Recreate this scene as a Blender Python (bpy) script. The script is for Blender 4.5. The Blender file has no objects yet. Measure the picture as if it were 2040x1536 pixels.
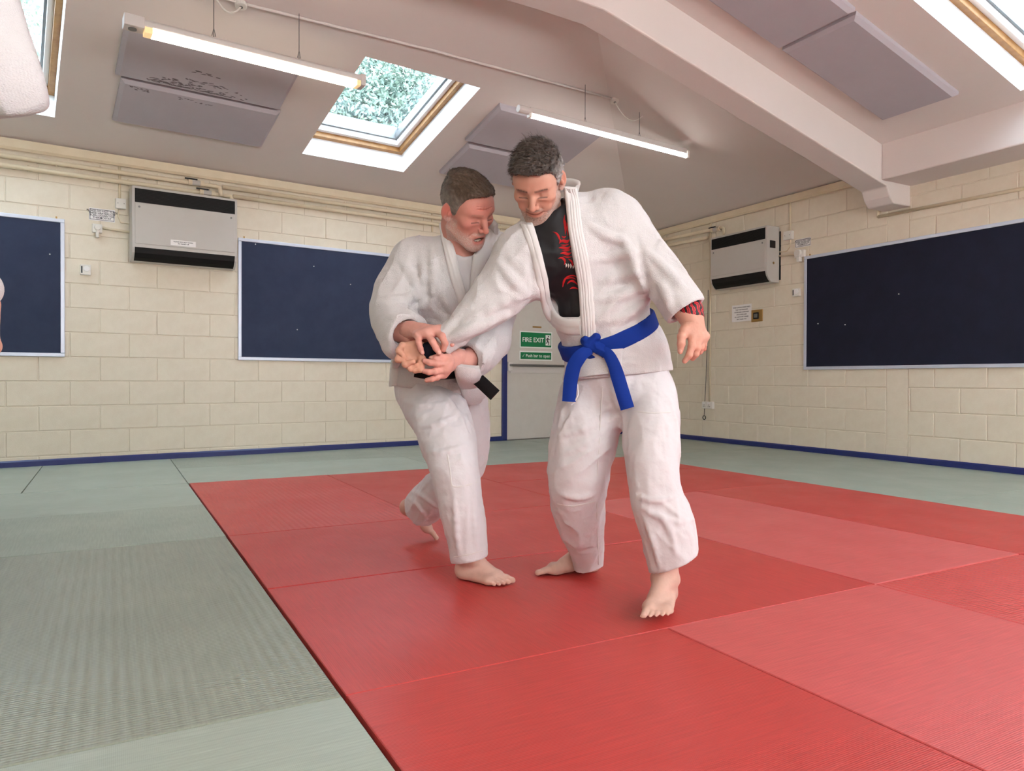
import bpy, bmesh, math, random
import numpy as np
from mathutils import Vector, Matrix, noise as mnoise

random.seed(7); np.random.seed(7)
sc = bpy.context.scene
COL = sc.collection

# ---------------------------------------------------------------- camera
F, PITCH, ROLL, YAW, CU, CV, H = 1450.0, -8.76485e-3, 3.228e-3, -5.03478e-1, -4.8468e-1, -1.71101, 0.75746
cp_, sp_, cr_, sr_ = math.cos(PITCH), math.sin(PITCH), math.cos(ROLL), math.sin(ROLL)
cam_d = bpy.data.cameras.new('camera'); cam = bpy.data.objects.new('camera', cam_d); COL.objects.link(cam)
cam_d.sensor_fit = 'HORIZONTAL'; cam_d.sensor_width = 36.0; cam_d.lens = 36.0 * F / 2040.0
cam_d.clip_start = 0.02; cam_d.clip_end = 200
right = Vector((cr_, -sr_ * sp_, sr_ * cp_)); up = Vector((-sr_, -cr_ * sp_, cr_ * cp_)); fwd = Vector((0, cp_, sp_))
cam.matrix_world = Matrix(((right.x, up.x, -fwd.x, 0), (right.y, up.y, -fwd.y, 0), (right.z, up.z, -fwd.z, H), (0, 0, 0, 1)))
sc.camera = cam

# ---------------------------------------------------------------- world, exposure
world = bpy.data.worlds.new('overcast_sky'); sc.world = world; world.use_nodes = True
bg = world.node_tree.nodes['Background']
bg.inputs[0].default_value = (0.98, 0.98, 0.99, 1); bg.inputs[1].default_value = 12.0
sc.view_settings.view_transform = 'Standard'; sc.view_settings.look = 'None'
sc.view_settings.gamma = 1.0; sc.view_settings.use_curve_mapping = False
sc.view_settings.exposure = 0.42

# ---------------------------------------------------------------- geometry of the room (metres)
def V3(*a): return np.array(a, float)
def ray(px, py):
    x = (px - 1020) / F; y = -(py - 768) / F
    x, y = cr_ * x - sr_ * y, sr_ * x + cr_ * y
    return V3(x, cp_ - y * sp_, sp_ + y * cp_)
CAM = V3(0, 0, H)
def P(px, py, depth):                      # point of the place seen at (px, py), that many metres away
    d = ray(px, py); return CAM + d * (depth / d[1])
def hit(px, py, p0, n):
    d = ray(px, py); return CAM + d * (np.dot(p0 - CAM, n) / np.dot(d, n))
def uvw(u, v, z=0.0):                      # mat grid -> world
    a, b = u - CU, v - CV
    return V3(a * math.cos(YAW) + b * math.sin(YAW), -a * math.sin(YAW) + b * math.cos(YAW), z)
ZA = V3(0, 0, 1)
A0, A1 = uvw(-1.33, 5.68), uvw(3.77, 6.21)
B0, B1 = uvw(5.965, 6), uvw(5.965, 1)
aA = (A1 - A0) / np.linalg.norm(A1 - A0); nA = V3(aA[1], -aA[0], 0)
aB = (B1 - B0) / np.linalg.norm(B1 - B0); nB = V3(aB[1], -aB[0], 0)
_t = np.linalg.solve(np.array([[aA[0], -aB[0]], [aA[1], -aB[1]]]), (B0 - A0)[:2])
K = A0 + aA * _t[0]                        # the corner
def WA(s, z, o=0.0): return K + aA * s + nA * o + ZA * z
def WB(s, z, o=0.0): return K + aB * s + nB * o + ZA * z
TA, TB, CZA, CZB, ZFLAT = 0.258, 0.26, 2.765, 2.755, 3.67
dA = nA * math.cos(math.atan(TA)) + ZA * math.sin(math.atan(TA)); cnA = np.cross(aA, dA); cnA = -cnA if cnA[2] > 0 else cnA
dB = nB * math.cos(math.atan(TB)) + ZA * math.sin(math.atan(TB)); cnB = np.cross(aB, dB); cnB = -cnB if cnB[2] > 0 else cnB
def RA(s, d, o=0.0): return K + aA * s + nA * d + ZA * (CZA + TA * d) + cnA * o      # on the far roof slope, o = down into the room
def RB(s, d, o=0.0): return K + aB * s + nB * d + ZA * (CZB + TB * d) + cnB * o      # on the right roof slope
def sA(px, py):
    p = hit(px, py, K, nA); return float((p - K) @ aA), float(p[2])
def sB(px, py):
    p = hit(px, py, K, nB); return float((p - K) @ aB), float(p[2])

# ---------------------------------------------------------------- object helpers
def tag(o, label=None, cat=None, group=None, kind=None):
    for k, v in (('label', label), ('category', cat), ('group', group), ('kind', kind)):
        if v: o[k] = v
    return o
def empty(name, loc, label=None, cat=None, group=None):
    o = bpy.data.objects.new(name, None); COL.objects.link(o); o.location = [float(x) for x in loc]
    o.empty_display_size = 0.1
    return tag(o, label, cat, group)
def mesh_obj(name, verts, faces, mat, parent=None, smooth=False, bevel=0.0, seg=2, **kw):
    verts = np.asarray(verts, float)
    if parent is not None:
        org = np.array(parent.matrix_world.translation if parent.parent is None and False else worldloc(parent))
    else:
        lo, hi = verts.min(0), verts.max(0); org = V3((lo[0] + hi[0]) / 2, (lo[1] + hi[1]) / 2, lo[2])
    me = bpy.data.meshes.new(name)
    me.from_pydata([tuple(v) for v in (verts - org)], [], [tuple(int(i) for i in f) for f in faces]); me.update()
    bm = bmesh.new(); bm.from_mesh(me); bmesh.ops.recalc_face_normals(bm, faces=bm.faces); bm.to_mesh(me); bm.free()
    if mat: me.materials.append(mat)
    if smooth: me.polygons.foreach_set('use_smooth', [True] * len(me.polygons))
    o = bpy.data.objects.new(name, me); COL.objects.link(o)
    if parent is not None:
        o.parent = parent
    else: o.location = org
    if bevel:
        m = o.modifiers.new('bevel', 'BEVEL'); m.width = bevel; m.segments = seg; m.limit_method = 'ANGLE'
    return tag(o, **kw)
def worldloc(o):
    v = Vector((0, 0, 0))
    while o is not None: v = v + o.location; o = o.parent
    return np.array(v)
class MB:
    """collects shapes for ONE mesh object"""
    def __init__(s): s.v = []; s.f = []
    def add(s, vs, fs):
        b = len(s.v); s.v += [np.asarray(v, float) for v in vs]; s.f += [tuple(i + b for i in f) for f in fs]; return s
    def box(s, fr, s0, s1, z0, z1, o0, o1):
        vs = [fr(a, b, c) for c in (o0, o1) for b in (z0, z1) for a in (s0, s1)]
        return s.add(vs, [(0, 1, 3, 2), (4, 6, 7, 5), (0, 4, 5, 1), (2, 3, 7, 6), (0, 2, 6, 4), (1, 5, 7, 3)])
    def prism(s, poly0, poly1):
        n = len(poly0)
        return s.add(list(poly0) + list(poly1), [tuple(range(n)), tuple(range(n, 2 * n))[::-1]] + [(i, (i + 1) % n, n + (i + 1) % n, n + i) for i in range(n)])
    def tube(s, pts, r, n=10, cap=True):
        pts = [np.asarray(p, float) for p in pts]; rr = r if hasattr(r, '__len__') else [r] * len(pts)
        rings = []; prev = None
        for i, p in enumerate(pts):
            t = pts[min(i + 1, len(pts) - 1)] - pts[max(i - 1, 0)]; t = t / (np.linalg.norm(t) + 1e-12)
            if prev is None:
                h = V3(0, 0, 1) if abs(t[2]) < .9 else V3(1, 0, 0); x = np.cross(h, t)
            else: x = prev - t * (prev @ t)
            x = x / np.linalg.norm(x); y = np.cross(t, x); prev = x
            rings.append([p + rr[i] * (math.cos(2 * math.pi * k / n) * x + math.sin(2 * math.pi * k / n) * y) for k in range(n)])
        b = [q for R_ in rings for q in R_]
        fs = [(i * n + k, i * n + (k + 1) % n, (i + 1) * n + (k + 1) % n, (i + 1) * n + k) for i in range(len(pts) - 1) for k in range(n)]
        if cap: fs += [tuple(range(n))[::-1], tuple((len(pts) - 1) * n + k for k in range(n))]
        return s.add(b, fs)
    def build(s, name, mat, parent=None, **kw): return mesh_obj(name, s.v, s.f, mat, parent, **kw)
def disc(c, ax, r, h, n=20):
    """short cylinder from c along ax"""
    return MB().tube([c, np.asarray(c) + np.asarray(ax) * h], r, n)

# ---------------------------------------------------------------- materials
def srgb(r, g, b):
    f = lambda c: (c / 255 / 12.92) if c / 255 <= .04045 else ((c / 255 + .055) / 1.055) ** 2.4
    return (f(r), f(g), f(b), 1.0)
def mat(name, col, rough=0.5, spec=0.5, metal=0.0, bump=None, var=None, emit=None, coat=0.0):
    """bump = (kind, scale, strength, distance); var = (scale, other colour, amount)"""
    m = bpy.data.materials.new(name); m.use_nodes = True; nt = m.node_tree; b = nt.nodes['Principled BSDF']
    b.inputs['Base Color'].default_value = col; b.inputs['Roughness'].default_value = rough
    b.inputs['Specular IOR Level'].default_value = spec; b.inputs['Metallic'].default_value = metal
    if coat: b.inputs['Coat Weight'].default_value = coat
    tc = nt.nodes.new('ShaderNodeTexCoord')
    if var:
        n = nt.nodes.new('ShaderNodeTexNoise'); n.inputs['Scale'].default_value = var[0]; n.inputs['Detail'].default_value = 5
        n.inputs['Roughness'].default_value = .65
        nt.links.new(tc.outputs['Object'], n.inputs['Vector'])
        mr = nt.nodes.new('ShaderNodeMapRange'); mr.inputs[1].default_value = .35; mr.inputs[2].default_value = .7; mr.inputs[4].default_value = var[2]
        nt.links.new(n.outputs['Fac'], mr.inputs[0])
        mx = nt.nodes.new('ShaderNodeMix'); mx.data_type = 'RGBA'; mx.inputs[6].default_value = col; mx.inputs[7].default_value = var[1]
        nt.links.new(mr.outputs[0], mx.inputs[0]); nt.links.new(mx.outputs[2], b.inputs['Base Color'])
    if bump:
        kind, scale, stren, dist = bump
        if kind == 'noise':
            n = nt.nodes.new('ShaderNodeTexNoise'); n.inputs['Scale'].default_value = scale; n.inputs['Detail'].default_value = 4
            out = n.outputs['Fac']
        elif kind == 'voronoi':
            n = nt.nodes.new('ShaderNodeTexVoronoi'); n.inputs['Scale'].default_value = scale; out = n.outputs['Distance']
        else:
            n = nt.nodes.new('ShaderNodeTexWave'); n.inputs['Scale'].default_value = scale; n.bands_direction = kind[-1].upper(); n.inputs['Distortion'].default_value = .6
            n.inputs['Detail'].default_value = 2; out = n.outputs['Fac']
        nt.links.new(tc.outputs['Object'], n.inputs['Vector'])
        bp = nt.nodes.new('ShaderNodeBump'); bp.inputs['Strength'].default_value = stren; bp.inputs['Distance'].default_value = dist
        nt.links.new(out, bp.inputs['Height']); nt.links.new(bp.outputs[0], b.inputs['Normal'])
    if emit:
        b.inputs['Emission Color'].default_value = emit[0]; b.inputs['Emission Strength'].default_value = emit[1]
    return m
M = {}
M['cream'] = mat('cream_paint', srgb(229, 219, 200), .45, .4, bump=('noise', 190, .35, .002), var=(9, srgb(221, 209, 188), .7))
M['cream2'] = mat('cream_gloss_paint', srgb(226, 212, 184), .35, .5, var=(6, srgb(214, 198, 168), .6))
M['ceil'] = mat('white_ceiling_plaster', srgb(224, 214, 209), .85, .2, bump=('noise', 40, .08, .002), var=(1.3, srgb(218, 208, 203), .6))
M['reveal'] = mat('white_reveal_paint', srgb(236, 236, 236), .6, .3)
M['panel'] = mat('grey_acoustic_panel', srgb(184, 178, 184), .9, .1, bump=('noise', 260, .2, .001), var=(3, srgb(176, 170, 176), .6))
M['navy'] = mat('navy_gloss_paint', srgb(28, 40, 104), .35, .5, var=(14, srgb(44, 56, 116), .4))
M['felt'] = mat('navy_felt', srgb(56, 63, 85), .95, .1, bump=('noise', 900, .3, .0006), var=(5, srgb(63, 70, 92), .8))
M['feltB'] = mat('dark_navy_felt', srgb(38, 40, 53), .95, .1, bump=('noise', 900, .3, .0006), var=(5, srgb(42, 45, 62), .7))
M['alu'] = mat('white_aluminium', srgb(206, 212, 226), .35, .5, metal=.25)
M['heater'] = mat('heater_grey_enamel', srgb(196, 192, 186), .4, .4, var=(3, srgb(188, 182, 174), .5))
M['black'] = mat('black_plastic', srgb(22, 20, 20), .5, .4)
M['blackm'] = mat('black_grille', srgb(14, 13, 13), .6, .3)
M['wplast'] = mat('white_plastic', srgb(228, 224, 216), .35, .5)
M['paper'] = mat('white_paper', srgb(240, 238, 236), .8, .2)
M['ink'] = mat('black_ink', srgb(40, 38, 44), .8, .1)
M['brass'] = mat('brass', srgb(176, 140, 84), .35, .5, metal=.8)
M['wood'] = mat('varnished_pine', srgb(176, 130, 78), .4, .5, bump=('wave_x', 30, .1, .001), var=(12, srgb(140, 92, 48), .8))
M['steel'] = mat('dull_steel', srgb(130, 130, 130), .4, .5, metal=.8)
M['lampgrey'] = mat('lamp_white_enamel', srgb(214, 208, 204), .4, .4)
M['door'] = mat('door_grey_white_paint', srgb(212, 207, 200), .4, .4, var=(7, srgb(204, 198, 190), .6))
M['green'] = mat('sign_green', srgb(0, 122, 72), .4, .5)
M['signw'] = mat('sign_white', srgb(235, 240, 236), .4, .5)
M['redpl'] = mat('red_plastic', srgb(190, 40, 36), .4, .5)
M['tubeW'] = mat('warm_tube', srgb(255, 246, 225), .5, .2, emit=((1.0, .87, .66, 1), 6.0))
M['tubeC'] = mat('white_tube', srgb(255, 255, 255), .5, .2, emit=((1.0, .97, .93, 1), 14.0))
M['amber'] = mat('tube_end_amber', srgb(222, 190, 130), .5, .3, emit=((1.0, .72, .38, 1), .5))
M['dirt'] = mat('mould_stain', srgb(112, 105, 107), .9, .1, var=(60, srgb(130, 124, 126), 1.0))
M['slab'] = mat('concrete_slab', srgb(120, 116, 110), .9, .1)
def glass_mat():
    m = bpy.data.materials.new('window_glass'); m.use_nodes = True; nt = m.node_tree; nt.nodes.clear()
    out = nt.nodes.new('ShaderNodeOutputMaterial'); mx = nt.nodes.new('ShaderNodeMixShader'); tr = nt.nodes.new('ShaderNodeBsdfTransparent'); gl = nt.nodes.new('ShaderNodeBsdfGlossy')
    tr.inputs[0].default_value = (.73, .82, .88, 1); gl.inputs[0].default_value = (.9, .95, 1, 1); gl.inputs['Roughness'].default_value = .05  # bluish tint puts reflected sky and haze into the glass colour
    mx.inputs[0].default_value = .06; nt.links.new(tr.outputs[0], mx.inputs[1]); nt.links.new(gl.outputs[0], mx.inputs[2]); nt.links.new(mx.outputs[0], out.inputs[0])
    return m
M['glass'] = glass_mat()

# ---------------------------------------------------------------- text -> flat mesh on a surface
def text_mesh(txt, o, ex, ey, en, size, align='CENTER', bold=0.0, spacing=1.0):
    cu = bpy.data.curves.new('t', 'FONT'); cu.body = txt; cu.size = size; cu.align_x = align; cu.offset = bold; cu.space_line = spacing; cu.resolution_u = 2
    ob = bpy.data.objects.new('t', cu); COL.objects.link(ob)
    bpy.context.view_layer.update()
    me = bpy.data.meshes.new_from_object(ob.evaluated_get(bpy.context.evaluated_depsgraph_get()))
    vs = [np.asarray(o) + ex * v.co.x + ey * v.co.y + en * .0004 for v in me.vertices]; fs = [tuple(p.vertices) for p in me.polygons]
    bpy.data.objects.remove(ob); bpy.data.curves.remove(cu); bpy.data.meshes.remove(me)
    return vs, fs

# ================================================================ STRUCTURE
slab = MB()
c4 = [uvw(-6, -6, -.045), uvw(7.5, -6, -.045), uvw(7.5, 8, -.045), uvw(-6, 8, -.045)]
slab.prism([p - ZA * .1 for p in c4], c4)
floor = slab.build('floor', M['slab'], kind='structure')

def clip(poly, f):
    out = []
    for i in range(len(poly)):
        a, b = poly[i], poly[(i + 1) % len(poly)]; fa, fb = f(a), f(b)
        if fa >= 0: out.append(a)
        if (fa >= 0) != (fb >= 0): out.append(a + (b - a) * (fa / (fa - fb)))
    return out
def zA(p): return CZA + TA * float((p - K) @ nA)
def zB(p): return CZB + TB * float((p - K) @ nB)
# skylight openings (s0, s1, d0, d1)
SKY_A = [(-4.93, -3.86, .555, 2.05), (-8.0, -6.93, .43, 2.05)]
SKY_B = [(5.23, 6.25, .56, 2.05), (7.3, 8.32, .56, 2.05)]  # second opening is unseen, added for extra daylight
def roof(fr, S, D, holes, clips, name):
    ss = sorted(set([S[0], S[1]] + [h[0] for h in holes] + [h[1] for h in holes])); dd = sorted(set([D[0], D[1]] + [h[2] for h in holes] + [h[3] for h in holes]))
    vs, fs = [], []
    for i in range(len(ss) - 1):
        for j in range(len(dd) - 1):
            cs, cd = (ss[i] + ss[i + 1]) / 2, (dd[j] + dd[j + 1]) / 2
            if any(h[0] < cs < h[1] and h[2] < cd < h[3] for h in holes): continue
            pl = [fr(ss[i], dd[j]), fr(ss[i + 1], dd[j]), fr(ss[i + 1], dd[j + 1]), fr(ss[i], dd[j + 1])]
            for c in clips: pl = clip(pl, c) if len(pl) > 2 else []
            if len(pl) > 2:
                b = len(vs); vs += pl; fs.append(tuple(range(b, b + len(pl))))
    bm = bmesh.new(); bv = [bm.verts.new(v) for v in vs]
    for f in fs: bm.faces.new([bv[i] for i in f])
    bmesh.ops.remove_doubles(bm, verts=bm.verts, dist=1e-4)
    bm.verts.index_update(); vs = [np.array(v.co) for v in bm.verts]; fs = [tuple(v.index for v in f.verts) for f in bm.faces]; bm.free()
    o = mesh_obj(name, vs, fs, M['ceil'], kind='structure')
    return o
ceilA = roof(RA, (-8.6, 1.2), (-.05, 3.508), SKY_A, [lambda p: zB(p) - p[2] + 1e-6], 'ceiling')
ceilB = roof(RB, (-1.2, 9.6), (-.05, 3.52), SKY_B, [lambda p: zA(p) - p[2] + 1e-6], 'ceiling_right')
fl = [K + aA * -9 + ZA * ZFLAT, K + aA * 1.5 + ZA * ZFLAT, K + aA * 1.5 + aB * 10 + ZA * ZFLAT, K + aA * -9 + aB * 10 - nB * -1 + ZA * ZFLAT]
fl = clip(clip(fl, lambda p: zA(p) - ZFLAT), lambda p: zB(p) - ZFLAT)
mesh_obj('ceiling_flat', fl, [tuple(range(len(fl)))], M['ceil'], kind='structure')

# walls: a recessed backing and blocks proud of it
DOOR = (-2.245, -1.10, 2.08)      # s0, s1, height of the opening with its frame
def backing(fr, S, top, holes, name):
    mb = MB()
    if holes:
        h = holes[0]
        for a, b, z0, z1 in ((S[0], h[0], -.05, top), (h[1], S[1], -.05, top), (h[0], h[1], h[2], top)): mb.box(fr, a, b, z0, z1, -.18, -.004)
    else: mb.box(fr, S[0], S[1], -.05, top, -.18, -.004)
    return mb.build(name, M['cream'], kind='structure')
wall_far = backing(WA, (-8.6, .18), 2.80, [DOOR], 'wall_far')
wall_right = backing(WB, (-.18, 9.6), 2.80, None, 'wall_right')
L_ = [WA(-8.4, z, o) for z in (-.05, 2.75) for o in (0, 10)]
MB().prism([WA(-8.4, -.05, -.1), WA(-8.4, 2.7, -.1), WA(-8.4, 3.7, 3.5), WA(-8.4, 3.7, 10), WA(-8.4, -.05, 10)],
           [WA(-8.6, -.05, -.1), WA(-8.6, 2.7, -.1), WA(-8.6, 3.7, 3.5), WA(-8.6, 3.7, 10), WA(-8.6, -.05, 10)]).build('wall_left', M['cream'], kind='structure')

# unseen wall added behind the camera, its window band there to light the room
BK = MB(); S9 = 9.6
def WK(d, z, o=0.0): return K + aB * (S9 + o) + nB * d + ZA * z
for d0_, d1_, z0_, z1_ in ((-.1, 9.2, -.05, 1.2), (-.1, 9.2, 2.3, 3.8), (-.1, 1.2, 1.2, 2.3), (7.6, 9.2, 1.2, 2.3), (3.0, 3.6, 1.2, 2.3), (5.2, 5.8, 1.2, 2.3)): BK.box(WK, d0_, d1_, z0_, z1_, 0, .15)
BK.build('wall_back', M['cream'], kind='structure')

def unit_block(L, Hh, t):
    bm = bmesh.new(); bmesh.ops.create_cube(bm, size=1.0)
    for v in bm.verts: v.co = Vector((v.co.x * L, v.co.y * Hh, v.co.z * t))
    bmesh.ops.bevel(bm, geom=[e for e in bm.edges if all(v.co.z > 0 for v in e.verts)], offset=.0035, segments=1, affect='EDGES')
    me = bpy.data.meshes.new('block'); bm.to_mesh(me); bm.free(); me.materials.append(M['cream']); return me
def lay_blocks(wall, fr, a, n, S, z0, ch, bl, joint_even, rows, holes):
    base = worldloc(wall); cache = {}
    R = Matrix((( a[0], 0, n[0]), (a[1], 0, n[1]), (0, 1, 0)))      # local x along, y up, z out
    R = Matrix(((a[0], 0, n[0]), (a[1], 0, n[1]), (a[2], 1, n[2])))
    for k in range(rows):
        za, zb = max(z0 + k * ch, 0.0), z0 + (k + 1) * ch
        if zb > 2.79: zb = 2.79
        if zb - za < .04: continue
        off = joint_even + (bl / 2 if k % 2 else 0)
        i = math.floor((S[0] - off) / bl)
        while off + i * bl < S[1]:
            x0, x1 = max(S[0], off + i * bl), min(S[1], off + (i + 1) * bl); i += 1
            segs = [(x0, x1)]
            for h0, h1, hz in holes:
                if za < hz - .02:
                    segs = [q for (p0, p1) in segs for q in ((p0, min(p1, h0)), (max(p0, h1), p1)) if q[1] - q[0] > .02]
            for p0, p1 in segs:
                key = (round(p1 - p0, 3), round(zb - za, 3))
                if key not in cache: cache[key] = unit_block(p1 - p0 - .008, zb - za - .008, .016)
                o = bpy.data.objects.new('block', cache[key]); COL.objects.link(o)
                o.parent = wall
                c = fr((p0 + p1) / 2, (za + zb) / 2, -.005 + random.uniform(-.0012, .0012)) - base
                o.matrix_local = Matrix.Translation(Vector(c)) @ R.to_4x4()
lay_blocks(wall_far, WA, aA, nA, (-8.38, -.01), .083 - .2145, .2145, .462, -3.80, 14, [(DOOR[0] - .005, DOOR[1] + .005, DOOR[2] + .01)])
lay_blocks(wall_right, WB, aB, nB, (.01, 6.3), .03 - .22, .22, .449, 2.475, 14, [(3.81, 4.025, 2.3)])
# filled-in pilaster under the frame
pil = MB(); pil.box(WB, 3.813, 4.022, 0, 2.3, -.012, .0015); pil.build('trim_3', M['cream'], bevel=.002, kind='structure')
gap = MB()
for z in (.13, .18, .205): gap.box(WB, 3.82, 4.01 - random.uniform(0, .05), z, z + .006, -.002, .004)
gap.build('mortar_ridge', M['cream'], bpy.data.objects['trim_3'])

# skirting boards
def skirting(fr, segs, name, zt=.055):
    for i, (a, b) in enumerate(segs):
        mb = MB(); pr = [(0, 0), (.022, 0), (.022, zt - .012), (.012, zt), (0, zt)]
        mb.prism([fr(a, z, o) for o, z in pr], [fr(b, z, o) for o, z in pr]); mb.build(name if i == 0 else name + '_' + str(i + 1), M['navy'], kind='structure')
skirting(WA, [(-8.38, DOOR[0]), (DOOR[1], 0)], 'baseboard_far')
skirting(WB, [(0, 6.6)], 'baseboard_right')

# moulding at the head of the walls
def cornice(fr, S, z0, z1, name):
    mb = MB(); pr = [(0, z0), (.03, z0), (.045, z0 + .02), (.045, z1), (0, z1)]
    mb.prism([fr(S[0], z, o) for o, z in pr], [fr(S[1], z, o) for o, z in pr]); mb.build(name, M['cream2'], kind='structure')
cornice(WA, (-8.38, -.02), 2.665, 2.755, 'trim_1')
cornice(WB, (.02, 3.74), 2.675, 2.752, 'trim_2')

# the portal frame with its haunch, and the eave beam
def und(d): return 2.415 + .26 * d
fr_ = MB(); S0, S1 = 3.77, 4.03
DK = 3.46
prof = [(-.02, 2.38), (.30, 2.42), (.34, und(.34)), (DK, und(DK)), (DK + .35, und(DK) + .02), (9.0, und(DK) + .02), (9.0, 3.72), (3.45, 3.70), (-.02, 2.80)]
prof = [(-.02, 2.36), (.24, 2.36), (.30, 2.42), (.34, und(.34)), (DK, und(DK)), (DK + .4, und(DK) + .015), (9.0, und(DK) + .015), (9.0, 3.72), (3.45, 3.70), (-.02, 2.80)]
fr_.prism([WB(S0, z, d) for d, z in prof], [WB(S1, z, d) for d, z in prof])
fr_.build('trim_4', M['ceil'], bevel=.012, kind='structure')
ev = MB(); pr = [(-.02, 2.545), (.42, 2.545), (.42, 2.875), (-.02, 2.875)]
ev.prism([WB(4.03, z, d) for d, z in pr], [WB(9.6, z, d) for d, z in pr]); ev.build('trim_5', M['ceil'], bevel=.01, kind='structure')

# ---------------------------------------------------------------- skylights: reveal + timber frame + sash + pane
def skylight(fr, hole, name, label_glass):
    s0, s1, d0, d1 = hole; dep = .20
    root = empty(name, fr(s0, d0)); root['kind'] = 'structure'
    fl_ = .13                                                   # foot of the reveal splays
    a = [(s0, d0), (s1, d0), (s1, d1), (s0, d1)]; b = [(s0, d0), (s1, d0), (s1, d1), (s0, d1)]
    lo = [fr(x, y, 0) for x, y in a]; hi = [fr(x, y, -dep) for x, y in b]
    out_lo = [fr(x, y, .0) for x, y in ((s0 - .04, d0 - .04), (s1 + .04, d0 - .04), (s1 + .04, d1 + .04), (s0 - .04, d1 + .04))]
    out_hi = [fr(x, y, -dep) for x, y in ((s0 - .04, d0 - .04), (s1 + .04, d0 - .04), (s1 + .04, d1 + .04), (s0 - .04, d1 + .04))]
    for i in range(4):
        j = (i + 1) % 4
        m = MB(); m.add([lo[i], lo[j], hi[j], hi[i], out_lo[i] - 0 * ZA, out_lo[j], out_hi[j], out_hi[i]],
              [(0, 1, 2, 3), (7, 6, 5, 4), (3, 2, 6, 7), (0, 3, 7, 4), (1, 5, 6, 2)])
        m.build('reveal', M['reveal'], root)
    def ring(o0, o1, w0, w1, mt, nm, bev=.004):
        for (x0, x1, y0, y1) in ((s0 + w0, s1 - w0, d0 + w0, d0 + w1), (s0 + w0, s1 - w0, d1 - w1, d1 - w0), (s0 + w0, s0 + w1, d0 + w1, d1 - w1), (s1 - w1, s1 - w0, d0 + w1, d1 - w1)):
            mb = MB(); mb.box(lambda p, q, r: fr(p, q, r), x0, x1, y0, y1, o0, o1); mb.build(nm, mt, root, bevel=bev)
    ring(-dep - .09, -dep + .005, -.012, .045, M['wood'], 'timber_lining')
    ring(-dep - .13, -dep - .045, .045, .085, M['reveal'], 'sash')
    ring(-dep - .16, -dep - .10, .085, .105, M['steel'], 'glazing_bead', .002)
    mb = MB(); mb.box(lambda p, q, r: fr(p, q, r), s0 + .08, s1 - .08, d0 + .08, d1 - .08, -dep - .155, -dep - .150); mb.build('pane', M['glass'], root)
    # lead flashing kerb outside
    ring(-dep - .30, -dep - .13, -.10, .02, M['steel'], 'flashing', .004)
for i, h in enumerate(SKY_A): skylight(RA, h, 'window_%d' % (i + 1), '')
for i, h in enumerate(SKY_B): skylight(RB, h, 'window_%d' % (i + 3), '')  # the last of these is the added, unseen skylight

# ---------------------------------------------------------------- the fire door
s0, s1, hd = DOOR
M['navy2'] = M['navy']
door = empty('door_1', WA((s0 + s1) / 2, 0)); door['kind'] = 'structure'
for a, b in ((s0, s0 + .07), (s1 - .07, s1)):
    MB().box(WA, a, b, 0, hd, -.10, .02).build('jamb', M['navy'], door, bevel=.004)
MB().box(WA, s0, s1, hd - .07, hd, -.10, .02).build('head', M['navy'], door, bevel=.004)
MB().box(WA, s0 + .072, s1 - .072, .004, hd - .072, -.06, -.015).build('leaf', M['door'], door, bevel=.003)
bar = MB().box(WA, s0 + .085, s1 - .085, .915, .945, .02, .05).build('push_bar', M['steel'], door, bevel=.008)
MB().box(WA, s0 + .072, s0 + .13, .86, .97, -.015, .045).build('bar_bracket', M['lampgrey'], door, bevel=.004)
MB().box(WA, s1 - .13, s1 - .072, .86, .97, -.015, .045).build('bar_bracket', M['lampgrey'], door, bevel=.004)
MB().box(WA, s0 + .13, s1 - .13, .835, .90, -.015, -.005).build('rail', M['lampgrey'], door, bevel=.002)
sx0, sz1 = sA(1062.6, 649.5); sx1, sz0 = sA(1079.6, 653.5)
MB().box(WA, sx0, sx1, sz0, sz1, -.015, -.010).build('brass_slot', M['brass'], door)
MB().box(WA, s0 - .3, s1 + .3, -.05, hd + .2, -.26, -.2).build('wall_behind', M['ceil'], door)

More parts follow.
